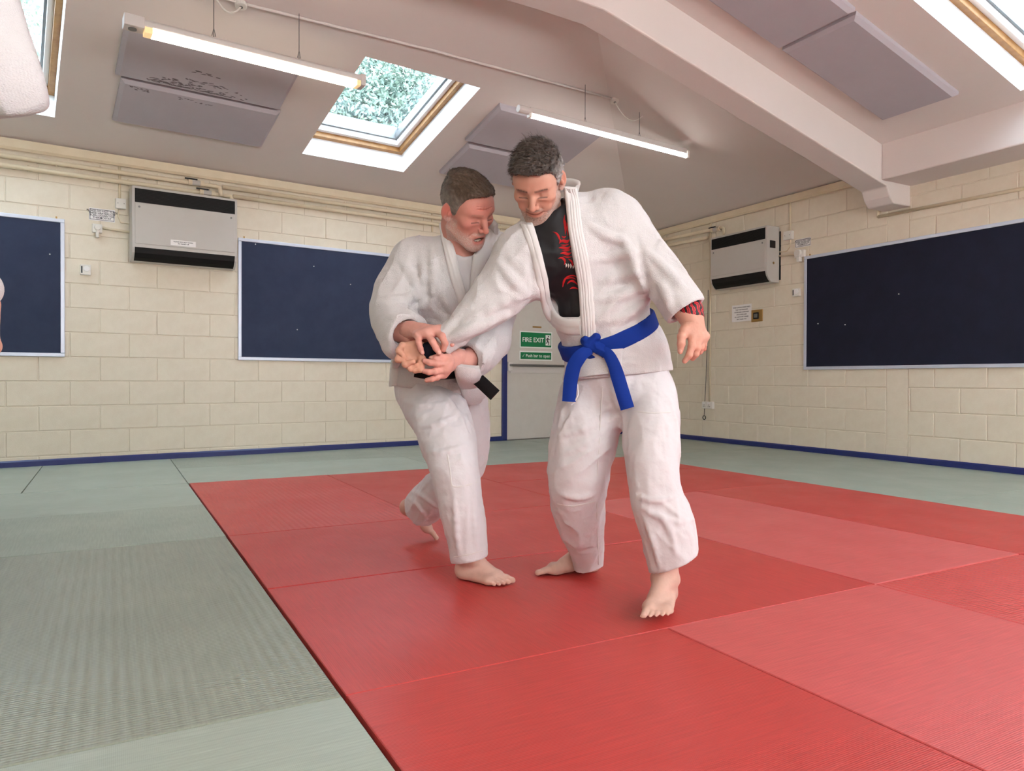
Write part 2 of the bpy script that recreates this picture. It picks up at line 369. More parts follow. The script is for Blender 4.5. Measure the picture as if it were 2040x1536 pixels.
def sign(fr, ex, px0, py0, px1, py1, name, label, cat, build, off=-.015, th=.004, mt='signw'):
    sf = sA if fr is WA else sB
    a0, z1 = sf(px0, py0); a1, z0 = sf(px1, py1)
    zc = (sf(px0, py0)[1] + sf(px1, py0)[1]) / 2, (sf(px0, py1)[1] + sf(px1, py1)[1]) / 2
    z1, z0 = zc
    t = empty(name, fr((a0 + a1) / 2, z0, off), label, cat)
    MB().box(fr, a0, a1, z0, z1, off, off + th).build('plate', M[mt], t, bevel=.0008, seg=1)
    build(t, a0, a1, z0, z1, off + th)
    return t
def put_text(t, fr, ex, txt, s, z, o, size, mt, name='lettering', **kw):
    n = nA if fr is WA else nB
    v, f = text_mesh(txt, fr(s, z, o), ex, ZA, n, size, **kw)
    o_ = mesh_obj(name, v, f, M[mt], t); o_['kind'] = 'stuff'; return o_
def b_exit(t, a0, a1, z0, z1, o):
    w, h = a1 - a0, z1 - z0
    MB().box(WA, a0 + .03 * w, a1 - .03 * w, z0 + .07 * h, z1 - .07 * h, o, o + .0008).build('green_field', M['green'], t)
    put_text(t, WA, aA, 'FIRE EXIT', a0 + .405 * w, z0 + .36 * h, o + .001, h * .39, 'signw', bold=.0012)
    px0, px1 = a0 + .79 * w, a0 + .95 * w
    MB().box(WA, px0, px1, z0 + .18 * h, z1 - .18 * h, o + .0008, o + .0014).build('pictogram_field', M['signw'], t)
    q = MB(); W_, H_ = px1 - px0, .64 * h
    def bar2(x0, y0, x1, y1, wd):
        p0 = WA(px0 + x0 * W_, z0 + .18 * h + y0 * H_, o + .0016); p1 = WA(px0 + x1 * W_, z0 + .18 * h + y1 * H_, o + .0016); q.tube([p0, p1], wd * W_, 6)
    for b in ((.45, .72, .38, .42, .09), (.38, .42, .62, .28, .07), (.62, .28, .55, .06, .06), (.38, .42, .22, .24, .07), (.22, .24, .05, .2, .06), (.45, .68, .68, .55, .05), (.68, .55, .82, .62, .05), (.43, .68, .2, .62, .05), (.2, .62, .14, .48, .05)): bar2(*b)
    c = WA(px0 + .56 * W_, z0 + .18 * h + .86 * H_, o + .0012); q.tube([c, c + nA * .0012], .1 * W_, 10)
    q.build('running_figure', M['ink'], t)
sign(WA, aA, 1036.6, 660.5, 1101, 693.5, 'exit_sign', 'green FIRE EXIT sign with running figure on the door', 'sign', b_exit)
def b_push(t, a0, a1, z0, z1, o):
    w, h = a1 - a0, z1 - z0
    MB().box(WA, a0 + .03 * w, a1 - .03 * w, z0 + .14 * h, z1 - .14 * h, o, o + .0008).build('green_field', M['green'], t)
    put_text(t, WA, aA, 'Push bar to open', a0 + .56 * w, z0 + .36 * h, o + .001, h * .46, 'signw', bold=.0006)
    q = MB(); c = lambda x, z: WA(a0 + x * w, z0 + z * h, o + .0012)
    q.tube([c(.075, .5), c(.095, .36), c(.145, .68)], .0022, 5); q.build('tick', M['signw'], t)
sign(WA, aA, 1036, 699.5, 1101, 718.5, 'push_sign', 'small green Push bar to open sign under the FIRE EXIT sign', 'sign', b_push)

# ---------------------------------------------------------------- notice boards
def board(fr, s0, s1, z0, z1, felt, label, pins):
    t = empty('notice_board', fr((s0 + s1) / 2, z0), label, 'notice board')
    MB().box(fr, s0 + .02, s1 - .02, z0 + .02, z1 - .02, .002, .016).build('felt_panel', M[felt], t)
    w = .032
    for q in ((s0, s1, z0, z0 + w), (s0, s1, z1 - w, z1), (s0, s0 + w, z0 + w, z1 - w), (s1 - w, s1, z0 + w, z1 - w)):
        MB().box(fr, q[0], q[1], q[2], q[3], .001, .024).build('frame_bar', M['alu'], t, bevel=.004)
    n = nA if fr is WA else nB
    for (s, z) in pins:
        disc(fr(s, z, .016), n, .0055, .006, 8).build('pin', M['paper'], t)
    for s in (s0 + .06, s1 - .06):
        MB().box(fr, s - .006, s + .006, z1, z1 + .02, .0, .008).build('fixing_clip', M['brass'], t)
board(WA, -8.2, -6.84, .938, 2.132, 'felt', 'navy felt notice board cut by the left edge of the picture', [sA(99, 507), ])
board(WA, -5.385, -2.70, .936, 2.14, 'felt', 'navy felt notice board behind the black-belted man', [sA(624, 531), sA(697, 567), sA(591, 657), sA(508, 487)])
board(WB, 2.88, 5.55, .866, 2.065, 'feltB', 'large dark navy notice board on the right-hand wall', [sB(1632, 645), sB(1686, 647), sB(1793, 586)])
# ================================================================ SERVICES ON THE WALLS
def sAo(px, py, o):
    p = hit(px, py, K + nA * o, nA); return float((p - K) @ aA), float(p[2])
def sBo(px, py, o):
    p = hit(px, py, K + nB * o, nB); return float((p - K) @ aB), float(p[2])
def heater(fr, s0, s1, z0, z1, dep, label, badge):
    t = empty('wall_heater', fr((s0 + s1) / 2, z0), label, 'heater')
    H_ = z1 - z0
    # casing as a profile with a curved foot
    pr = [(.012, z1), (dep, z1), (dep, z0 + .115), (dep - .012, z0 + .07), (dep - .04, z0 + .03), (dep - .075, z0), (.012, z0)]
    MB().prism([fr(s0, z, o) for o, z in pr], [fr(s1, z, o) for o, z in pr]).build('casing', M['heater'], t, bevel=.004)
    MB().box(fr, s0 + .02, s1 + .012, z0 + .03, z1 - .05, .0, .014).build('back_plate', M['blackm'], t)
    i = .022
    g = MB().box(fr, s0 + i, s1 - i, z1 - .145, z1 - .022, dep - .004, dep + .003).build('upper_grille', M['blackm'], t)
    for k in range(9):
        z = z1 - .138 + k * .0125; MB().box(fr, s0 + i, s1 - i, z, z + .004, dep + .001, dep + .006).build('grille_slat', M['blackm'], g)
    MB().box(fr, s0 + i, s1 - i, z0 + .150, z1 - .150, dep, dep + .006).build('front_panel', M['heater'], t, bevel=.003)
    n = nA if fr is WA else nB
    for s in (s0 + i + .035, s1 - i - .035): disc(fr(s, z1 - .185, dep + .006), n, .009, .004, 12).build('screw', M['steel'], t)
    # lower outlet: black curved mouth
    pr2 = [(dep + .002, z0 + .118), (dep - .010, z0 + .068), (dep - .038, z0 + .028), (dep - .070, z0 + .004), (dep - .078, z0 + .010), (dep - .02, z0 + .118)]
    MB().prism([fr(s0 + i, z, o) for o, z in pr2], [fr(s1 - i, z, o) for o, z in pr2]).build('lower_grille', M['blackm'], t)
    if badge:
        (a0, zz1), (a1, zz0) = sAo(340, 477, dep + .006), sAo(390, 493, dep + .006)
        lb = MB().box(fr, a0, a1, zz0, zz1, dep + .006, dep + .008).build('paper_label', M['paper'], t)
        v, f = text_mesh('PLEASE DO NOT TURN\nthe heaters off', fr((a0 + a1) / 2, (zz0 + zz1) / 2 + .004, dep + .008), aA, ZA, nA, .016, bold=.0003)
        mesh_obj('lettering', v, f, M['ink'], lb)['kind'] = 'stuff'
    else:
        MB().box(lambda a, b, c: fr(s1 + a, b, c), 0, .004, z1 - .24, z1 - .16, dep * .38, dep * .78).build('control_window', M['black'], t)
        disc(fr(s1, z0 + .21, dep * .5), (aB if fr is WB else aA), .012, .005, 12).build('indicator', M['brass'], t)
        (a0, zz1), (a1, zz0) = sBo(1497, 517, dep + .006), sBo(1519, 523, dep + .006)
    return t
ha0, hz1 = sAo(263, 369, .19); ha1, hz1b = sAo(472.6, 397, .19); _, hz0 = sAo(264, 513, .19)
heater(WA, ha0, ha1, hz0 - .02, (hz1 + hz1b) / 2, .19, 'grey wall heater with a paper label, between two notice boards', True)
p_ = hit(1528, 445, WB(2.545, 0), aB); hdep = float((p_ - K) @ nB)
hb0, hzb1 = sBo(1415.5, 474.5, hdep); _, hzb0 = sBo(1430, 577, hdep - .07)
heater(WB, hb0, 2.545, hzb0, hzb1, hdep, 'grey wall heater on the right-hand wall, above a paper notice', False)

def pipe(name, label, pts, r, clips=(), mt='cream2', cat='pipe', group=None, n=10):
    t = empty(name, pts[0], label, cat, group)
    MB().tube(pts, r, n).build('tube', M[mt], t, smooth=True)
    for c in clips:
        c = np.asarray(c); MB().tube([c - V3(0, 0, 0) + aA * 0 - ZA * (r + .008), c + ZA * (r + .008)], .008, 8).build('clip', M[mt], t)
    return t
hs0, hs1 = ha0 + .10, ha1 - .06
def clipsA(z, o, ss): return [WA(s, z, o * .5) for s in ss]
pipe('heating_pipe', 'upper cream heating pipe along the far wall, left of the heater valves', [WA(-8.38, 2.60, .05), WA(-5.95, 2.60, .05), WA(-5.60, 2.60, .055), WA(-5.57, 2.585, .08), WA(-5.56, 2.50, .10)], .021, [WA(s, 2.60, .05) for s in (-7.5, -6.9, -6.2)], group='cream pipes')
pipe('heating_pipe', 'lower cream heating pipe along the far wall, left of the heater valves', [WA(-8.38, 2.52, .05), WA(-5.95, 2.52, .05), WA(-5.52, 2.522, .055), WA(-5.47, 2.515, .07), WA(-5.46, 2.48, .09)], .021, [WA(s, 2.52, .05) for s in (-7.1, -6.35)], group='cream pipes')
pipe('heating_pipe', 'upper cream heating pipe along the far wall, right of the heater', [WA(-5.54, 2.607, .045), WA(-.06, 2.615, .045)], .021, [WA(s, 2.61, .045) for s in (-4.3, -3.3, -2.3)], group='cream pipes')
pipe('heating_pipe', 'lower cream heating pipe along the far wall, right of the heater', [WA(-5.44, 2.53, .045), WA(-.06, 2.545, .045)], .021, [WA(s, 2.54, .045) for s in (-4.5, -3.6, -2.6)], group='cream pipes')
pipe('heating_pipe', 'upper cream heating pipe on the right-hand wall, ending at a valve', [WB(.06, 2.62, .045), WB(1.55, 2.585, .045)], .021, group='cream pipes')
pipe('heating_pipe', 'lower cream heating pipe on the right-hand wall, running into the heater', [WB(.06, 2.545, .045), WB(1.47, 2.50, .045)], .021, group='cream pipes')
# valves above the left heater
def valve(fr, a, s, z, o, label):
    t = empty('pipe_valve', fr(s, z, o), label, 'valve')
    MB().tube([fr(s - .07, z, o), fr(s - .035, z, o)], .03, 10).build('union_nut', M['cream2'], t, bevel=.003); MB().tube([fr(s + .035, z, o), fr(s + .07, z, o)], .03, 10).build('union_nut', M['cream2'], t, bevel=.003)
    MB().tube([fr(s - .035, z, o), fr(s + .035, z, o)], .026, 10).build('body', M['heater'], t)
    MB().box(fr, s - .10, s + .01, z + .022, z + .034, o + .01, o + .025).build('lever', M['black'], t, bevel=.002)
    return t
valve(WA, aA, -5.78, 2.605, .055, 'black lever valve on the upper pipe above the left heater')
valve(WA, aA, -5.68, 2.525, .055, 'black lever valve on the lower pipe just above the left heater')
valve(WB, aB, 1.62, 2.575, .05, 'black lever valve above the heater on the right-hand wall')
pipe('heater_pipe', 'short pipe dropping from the valve into the right-hand heater', [WB(1.68, 2.575, .05), WB(1.74, 2.575, .05), WB(1.75, 2.56, .05), WB(1.75, 2.49, .05)], .016)

# conduits, boxes, sockets
def conduit(label, pts, r=.011, group='cream conduits', name='conduit', mt='cream2'):
    t = MB().tube(pts, r, 8).build(name, M[mt], smooth=True); return tag(t, label, 'conduit', group)
def box_thing(fr, px0, py0, px1, py1, dep, name, label, cat, extra=None, mt='wplast', group=None):
    sf = sA if fr is WA else sB
    a0, z1 = sf(px0, py0); a1, z0 = sf(px1, py1); z1 = (z1 + sf(px1, py0)[1]) / 2; z0 = (z0 + sf(px0, py1)[1]) / 2
    t = empty(name, fr((a0 + a1) / 2, z0), label, cat, group)
    MB().box(fr, a0, a1, z0, z1, 0, dep).build('casing', M[mt], t, bevel=.004)
    if extra: extra(t, a0, a1, z0, z1, dep)
    return t
def screws(fr):
    n = nA if fr is WA else nB
    def f(t, a0, a1, z0, z1, d):
        for a in (.2, .8): disc(fr(a0 + (a1 - a0) * a, (z0 + z1) / 2, d), n, .004, .002, 8).build('screw', M['steel'], t)
        MB().box(fr, a0 + (a1 - a0) * .35, a0 + (a1 - a0) * .65, z0 + (z1 - z0) * .35, z0 + (z1 - z0) * .65, d, d + .004).build('switch', M['wplast'], t, bevel=.001)
    return f
def plug(fr):
    n = nA if fr is WA else nB
    def f(t, a0, a1, z0, z1, d):
        w = a1 - a0
        disc(fr(a0 + w * .5, (z0 + z1) / 2 + .005, d), n, w * .33, .035, 16).build('plug', M['wplast'], t, bevel=.004)
        MB().box(fr, a0 + w * .35, a0 + w * .65, z0 - .045, z0 + .02, d * .3, d + .02).build('cable_grip', M['wplast'], t, bevel=.004)
    return f
def dial(fr):
    n = nA if fr is WA else nB
    def f(t, a0, a1, z0, z1, d):
        w = a1 - a0
        disc(fr(a0 + w * .58, z0 + (z1 - z0) * .6, d), n, w * .3, .008, 20).build('dial', M['paper'], t, bevel=.001)
        MB().box(fr, a0 + w * .08, a0 + w * .2, z0 + (z1 - z0) * .15, z0 + (z1 - z0) * .85, d, d + .001).build('marking', M['ink'], t)
    return f
box_thing(WA, 229.5, 397, 250, 417, .045, 'fused_switch', 'white fused switch beside the top of the left heater', 'switch', screws(WA))
box_thing(WA, 183, 447.5, 203, 464.5, .04, 'wall_socket', 'round-pin wall socket with a plug, left of the left heater', 'socket', plug(WA))
box_thing(WA, 159.5, 528, 180.5, 548, .03, 'thermostat', 'white thermostat between the left notice board and the heater', 'thermostat', dial(WA))
box_thing(WB, 1566, 461, 1582, 478, .045, 'fused_switch', 'white fused switch right of the right-hand heater', 'switch', screws(WB))
box_thing(WB, 1587.5, 499, 1606, 513.5, .04, 'wall_socket', 'wall socket with a plug touching the right notice board corner', 'socket', plug(WB))
box_thing(WB, 1582, 575, 1596, 590.5, .03, 'thermostat', 'white thermostat left of the right-hand notice board', 'thermostat', dial(WB))
def dbl(t, a0, a1, z0, z1, d):
    w = a1 - a0
    for a in (.08, .55):
        MB().box(WB, a0 + w * a, a0 + w * (a + .2), z0 + (z1 - z0) * .62, z0 + (z1 - z0) * .9, d, d + .005).build('switch', M['paper'], t, bevel=.001)
        for q in ((.05, .25), (.2, .25), (.12, .45)): MB().box(WB, a0 + w * (a + q[0]), a0 + w * (a + q[0] + .04), z0 + (z1 - z0) * q[1], z0 + (z1 - z0) * (q[1] + .12), d, d + .0006).build('pin_slot', M['ink'], t)
box_thing(WB, 1403, 800, 1423.5, 814, .04, 'double_socket', 'white double socket low on the right-hand wall', 'socket', dbl)
def brassw(t, a0, a1, z0, z1, d):
    w = a1 - a0; h = z1 - z0
    MB().box(WB, a0 + w * .2, a0 + w * .68, z0 + h * .22, z0 + h * .78, d, d + .004).build('switch_surround', M['black'], t, bevel=.001)
    MB().box(WB, a0 + w * .3, a0 + w * .58, z0 + h * .34, z0 + h * .66, d + .003, d + .008).build('rocker', M['steel'], t, bevel=.001)
box_thing(WB, 1498, 617, 1520, 641, .012, 'brass_switch', 'square brass switch plate beside the paper notice', 'switch', brassw, mt='brass')
def callp(t, a0, a1, z0, z1, d):
    w = a1 - a0; MB().box(WA, a0 + w * .2, a1 - w * .2, z0 + (z1 - z0) * .3, z0 + (z1 - z0) * .7, d, d + .002).build('break_glass', M['paper'], t)
box_thing(WA, 970, 688, 987.5, 703, .04, 'fire_call_point', 'red fire alarm call point left of the blue door frame', 'call point', callp, mt='redpl')

conduit('cream conduit dropping to the fused switch by the left heater', [WA(sA(238, 340)[0], 2.66, .012), WA(sA(238, 398)[0], sA(238, 398)[1], .012)])
conduit('cream conduit running from the plug socket to the left heater', [WA(sA(204, 455)[0], sA(204, 455)[1], .02), WA(ha0 + .03, sA(204, 455)[1] - .012, .02)])
conduit('thin white flex from the left fused switch into the heater', [WA(sA(236, 417)[0], sA(236, 417)[1], .01), WA(sA(235, 430)[0], sA(235, 432)[1], .01), WA(sA(240, 444)[0], sA(240, 444)[1], .012), WA(ha0 + .03, sA(255, 446)[1], .015)], .005)
conduit('cream conduit dropping to the switch right of the right-hand heater', [WB(sB(1576, 402)[0], 2.68, .012), WB(sB(1576, 402)[0], sB(1576, 462)[1], .012)])
conduit('thin flex curving from the right switch to the heater', [WB(sB(1576, 478)[0], sB(1576, 478)[1], .01), WB(sB(1575, 492)[0], sB(1575, 492)[1], .01), WB(sB(1569, 499)[0], sB(1569, 500)[1], .012), WB(2.55, sB(1557, 502)[1], .02)], .006)
conduit('cream conduit from the right plug socket to the heater', [WB(sB(1588, 507)[0], sB(1588, 507)[1], .02), WB(2.55, sB(1556, 510)[1], .02)], .009)
cs = sB(1416, 700)[0]
conduit('long cream conduit falling from the right-hand heater to the double socket', [WB(cs, 2.68, .012), WB(cs, sB(1416, 800)[1], .012)])
conduit('short conduit below the frame foot on the right-hand wall', [WB(sB(1751.5, 405)[0], 2.47, .014), WB(sB(1751.5, 405)[0], sB(1751.5, 433)[1], .014)], .014)
c0 = sB(1751.5, 432); c1 = sB(2040, 376)
conduit('cream conduit above the right-hand notice board', [WB(c0[0], c0[1], .014), WB(6.3, c0[1] + (c1[1] - c0[1]) * (6.3 - c0[0]) / (c1[0] - c0[0]), .014)], .016)
conduit('cream conduit on the wall pipes between the two men', [WA(sA(860, 415)[0], 2.66, .012), WA(sA(860, 440)[0], 2.45, .012)])
conduit('cream conduit on the wall pipes behind the blue-belted man', [WA(-2.03, 2.66, .012), WA(-2.03, 2.45, .012)])
# hanging black cord with a ring
t = empty('window_cord', WB(cs - .03, sB(1404, 838)[1], .03), 'black cord with a ring hanging on the right-hand wall', 'cord')
cpts = [WB(cs - .02, 1.86, .03), WB(cs - .025, 1.3, .03), WB(cs - .05, .75, .03), WB(cs - .075, sB(1404, 830)[1] + .02, .03)]
MB().tube(cpts, .0035, 6).build('cord', M['black'], t)
rc = cpts[-1] - ZA * .03
MB().tube([rc + .024 * (math.cos(a) * aB + math.sin(a) * ZA) for a in np.linspace(0, 2 * math.pi, 17)], .005, 6, cap=False).build('ring', M['black'], t)

# notices
def b_note(fr, ex, txt, size, border):
    def f(t, a0, a1, z0, z1, o):
        n = nA if fr is WA else nB
        if border:
            q = MB(); w = .004
            for c in ((a0 + .006, a1 - .006, z1 - .012, z1 - .008), (a0 + .006, a1 - .006, z0 + .008, z0 + .012), (a0 + .006, a0 + .01, z0 + .01, z1 - .01), (a1 - .01, a1 - .006, z0 + .01, z1 - .01)): q.box(fr, c[0], c[1], c[2], c[3], o, o + .0004)
            q.build('border', M['ink'], t)
        lines = txt.split('\n'); lh = (z1 - z0 - .03) / len(lines)
        for i, l in enumerate(lines):
            put_text(t, fr, ex, l, (a0 + a1) / 2, z1 - .015 - lh * (i + .78), o, size, 'ink', bold=.0004)
    return f
sign(WA, aA, 177, 416.5, 229, 441, 'heater_notice', 'white bordered notice above the plug socket on the far wall', 'notice', b_note(WA, aA, 'PLEASE DO NOT TURN\nTHESE HEATERS OFF\nTURN DOWN THE\nTHERMOSTAT', .023, True), off=.005, th=.002, mt='paper')
sign(WB, aB, 1585, 475, 1616, 492, 'heater_notice', 'white bordered notice between the right-hand heater and the notice board', 'notice', b_note(WB, aB, 'PLEASE DO NOT TURN\nTHESE HEATERS OFF\nTURN DOWN THE\nTHERMOSTAT', .019, True), off=.005, th=.002, mt='paper')
sign(WB, aB, 1459, 607, 1498, 640.5, 'paper_notice', 'white paper notice of six lines next to the brass switch', 'notice', b_note(WB, aB, 'WHEN LEAVING PLEASE CHECK\nTHAT THE WINDOWS\nDOORS AND CUPBOARDS\nARE LOCKED AND\nALL LIGHTS ARE TURNED\nOFF. THANK YOU', .0185, False), off=.005, th=.0015, mt='paper')

# ---------------------------------------------------------------- ceiling: acoustic panels
def cpanel(fr, s0, s1, d0, d1, label, th=.05, group='grey acoustic ceiling panels'):
    t = empty('ceiling_panel', fr((s0 + s1) / 2, d0, 0), label, 'panel', group)
    c = .028
    lo = [fr(x, y, .0) for x, y in ((s0, d0), (s1, d0), (s1, d1), (s0, d1))]; mi = [fr(x, y, th - c * .8) for x, y in ((s0, d0), (s1, d0), (s1, d1), (s0, d1))]
    hi = [fr(x, y, th) for x, y in ((s0 + c, d0 + c), (s1 - c, d0 + c), (s1 - c, d1 - c), (s0 + c, d1 - c))]
    v = lo + mi + hi; f = [(0, 1, 2, 3), (8, 9, 10, 11)] + [(k * 4 + i, k * 4 + (i + 1) % 4, k * 4 + 4 + (i + 1) % 4, k * 4 + 4 + i) for k in (0, 1) for i in range(4)]
    mesh_obj('slab', v, f, M['panel'], t)
    return t
pa = cpanel(RA, -6.535, -5.325, .585, 1.165, 'lower grey ceiling panel left of the centre skylight, with a mould smear')
pb = cpanel(RA, -6.58, -5.345, 1.195, 1.80, 'upper grey ceiling panel left of the centre skylight, with dark peeling marks')
cpanel(RA, -3.52, -2.30, .70, 1.285, 'lower grey ceiling panel behind the two men')
cpanel(RA, -3.58, -2.31, 1.325, 1.93, 'upper grey ceiling panel behind the shorter strip lamp')
cpanel(RB, 4.295, 4.915, .79, 2.0, 'grey ceiling panel on the right roof slope, in full view')
cpanel(RB, 4.29, 4.93, 2.03, 3.25, 'grey ceiling panel on the right roof slope, cut by the top edge')
# mould flakes on the left panels
rnd = random.Random(3)
def flakes(par, cells, nm='mould_flecks'):
    mb = MB()
    for (s, d, w, l, off) in cells:
        n = 6; a0 = rnd.uniform(-.3, .3)
        pts = []
        for k in range(n):
            a = 2 * math.pi * k / n; r = rnd.uniform(.6, 1.1); x, y = l * r * math.cos(a), w * r * math.sin(a)
            pts.append((x * math.cos(a0) - y * math.sin(a0), x * math.sin(a0) + y * math.cos(a0)))
        mb.prism([RA(s + x, d + y, off) for x, y in pts], [RA(s + x, d + y, off + .0015) for x, y in pts])
    o = mb.build(nm, M['dirt'], par); o['kind'] = 'stuff'
cl = []
for k in range(130):
    s = -6.42 + abs(rnd.gauss(0, 1)) * 0 + rnd.betavariate(2.2, 3) * .95; d = 1.245 + rnd.random() ** 2.2 * .13 * math.sin(math.pi * min(1, max(.05, (s + 6.45) / 1.0)))
    cl.append((s, d, rnd.uniform(.002, .006), rnd.uniform(.008, .03), .0505))
for k in range(8): cl.append((-5.98 + rnd.uniform(-.12, .12), 1.47 + rnd.uniform(-.02, .02), .006, rnd.uniform(.015, .03), .0505))
flakes(pb, cl)
cl = [(-6.49 + rnd.random() * .16, 1.09 + rnd.random() * .035, .003, rnd.uniform(.008, .018), .0505) for k in range(16)] + [(-6.15 + rnd.random() * .3, 1.08 + rnd.random() * .03, .003, rnd.uniform(.008, .02), .0505) for k in range(14)]
flakes(pa, cl)

# ---------------------------------------------------------------- strip lamps
def strip_lamp(px_wires, px_lo, end0, end1, warm, label):
    """px_wires: where the two wires meet the roof; the lamp hangs level below them"""
    w = [hit(px, py, RA(0, 0), cnA) for px, py in px_wires]
    d_mid = np.mean([(q - K) @ nA for q in w])
    pl = K + nA * d_mid
    p0 = hit(*end0, pl, nA); p1 = hit(*end1, pl, nA); z = (p0[2] + p1[2]) / 2
    s0, s1 = float((p0 - K) @ aA), float((p1 - K) @ aA)
    fr = lambda a, b, c: K + aA * a + nA * (d_mid + c) + ZA * (z + b)
    t = empty('strip_lamp', fr((s0 + s1) / 2, 0, 0), label, 'lamp', 'hanging fluorescent strip lamps')
    if warm:
        pr = [(-.045, -.03), (-.04, -.04), (.04, -.04), (.045, -.03), (.045, -.005), (.03, .012), (-.03, .012), (-.045, -.005)]
        MB().prism([fr(s0, b, c) for c, b in pr], [fr(s1, b, c) for c, b in pr]).build('housing', M['lampgrey'], t, bevel=.004)
        MB().box(fr, s0 - .002, s0 + .115, -.055, .018, -.05, .05).build('end_cap', M['lampgrey'], t, bevel=.006)
        disc(fr(s0 + .05, -.055, .0), -ZA, .025, .006, 16).build('sensor', M['steel'], t)
        MB().box(fr, s1 - .03, s1 + .01, -.07, .016, -.05, .05).build('end_cap', M['lampgrey'], t, bevel=.006)
        pr2 = [(-.044, -.038), (-.040, -.074), (.040, -.074), (.044, -.038)]
        MB().prism([fr(s0 + .16, b, c) for c, b in pr2], [fr(s1 - .06, b, c) for c, b in pr2]).build('diffuser', M['tubeW'], t)
        for a, b_ in ((s0 + .115, s0 + .16), (s1 - .06, s1 - .03)):
            MB().prism([fr(a, b, c) for c, b in pr2], [fr(b_, b, c) for c, b in pr2]).build('diffuser_end', M['amber'], t)
    else:
        MB().box(fr, s0 + .09, s1 - .03, -.02, .03, -.028, .028).build('housing', M['lampgrey'], t, bevel=.006)
        MB().tube([fr(s0 - .02, 0, 0), fr(s0 + .10, 0, 0)], .032, 12).build('end_cap', M['lampgrey'], t, bevel=.004)
        MB().tube([fr(s0 + .11, -.036, 0), fr(s1, -.036, 0)], .017, 12).build('tube', M['tubeC'], t, smooth=True)
        MB().box(fr, s0 + .085, s0 + .11, -.055, .0, -.02, .02).build('tube_holder', M['wplast'], t, bevel=.003)
        MB().box(fr, s1 - .015, s1 + .012, -.055, .02, -.02, .02).build('tube_holder', M['wplast'], t, bevel=.003)
    for q in w:
        s = float((q - K) @ aA)
        top = K + aA * s + nA * d_mid + ZA * (CZA + TA * d_mid)
        wr = MB().tube([top, fr(s, .06 if not warm else .01, 0)], .0028, 6)
        wr.build('wire', M['steel'], t)
        MB().tube([fr(s - .012, .03, 0), fr(s, .09, 0), fr(s + .012, .03, 0)], .0022, 6).build('wire_loop', M['steel'], t)
    return t, fr, s0, s1
l1 = strip_lamp([(425, -20), (597, 25)], None, (246, 44), (722, 149), True, 'long strip lamp with a warm diffuser, hung at upper left')
l2 = strip_lamp([(1170, 165), (1270, 205)], None, (1036, 227), (1369, 296), False, 'bare white tube lamp hung behind the blue-belted man')
# conduit across the roof, boxes, lamp flex
def roofpts(pxs, off): return [hit(px, py, RA(0, 0, off), cnA) for px, py in pxs]
cp = [RA(-7.6, 2.24, .014), RA(-5.9, 2.25, .014), RA(-4.5, 2.33, .014), RA(-2.62, 2.385, .014)]
conduit('white conduit crossing the far roof slope above the skylight', cp, .011, mt='ceil')
for c_, lab in ((RA(-2.60, 2.385, .012), 'round junction box at the end of the roof conduit'), (RA(-5.93, 2.245, .012), 'round junction box above the long strip lamp')):
    t = empty('junction_box', c_, lab, 'junction box'); disc(c_, cnA, .04, .03, 16).build('casing', M['wplast'], t, bevel=.004); disc(c_ + cnA * .03, cnA, .012, .006, 10).build('gland', M['steel'], t)
def sag(a, b, drop, n=12): return [a + (b - a) * k / n - ZA * drop * 4 * (k / n) * (1 - k / n) for k in range(n + 1)]
o = MB().tube(sag(RA(-2.60, 2.385, .04), l2[1](l2[3] - .62, .24, 0), .10), .005, 6).build('lamp_flex', M['wplast'], smooth=True); tag(o, 'white flex looping from the junction box to the short lamp', 'cable')
o = MB().tube(sag(RA(-5.93, 2.245, .04), hit(425, -14, RA(0, 0, .05), cnA), .08), .007, 6).build('lamp_flex', M['wplast'], smooth=True); tag(o, 'white flex sagging at the top edge above the long strip lamp', 'cable')

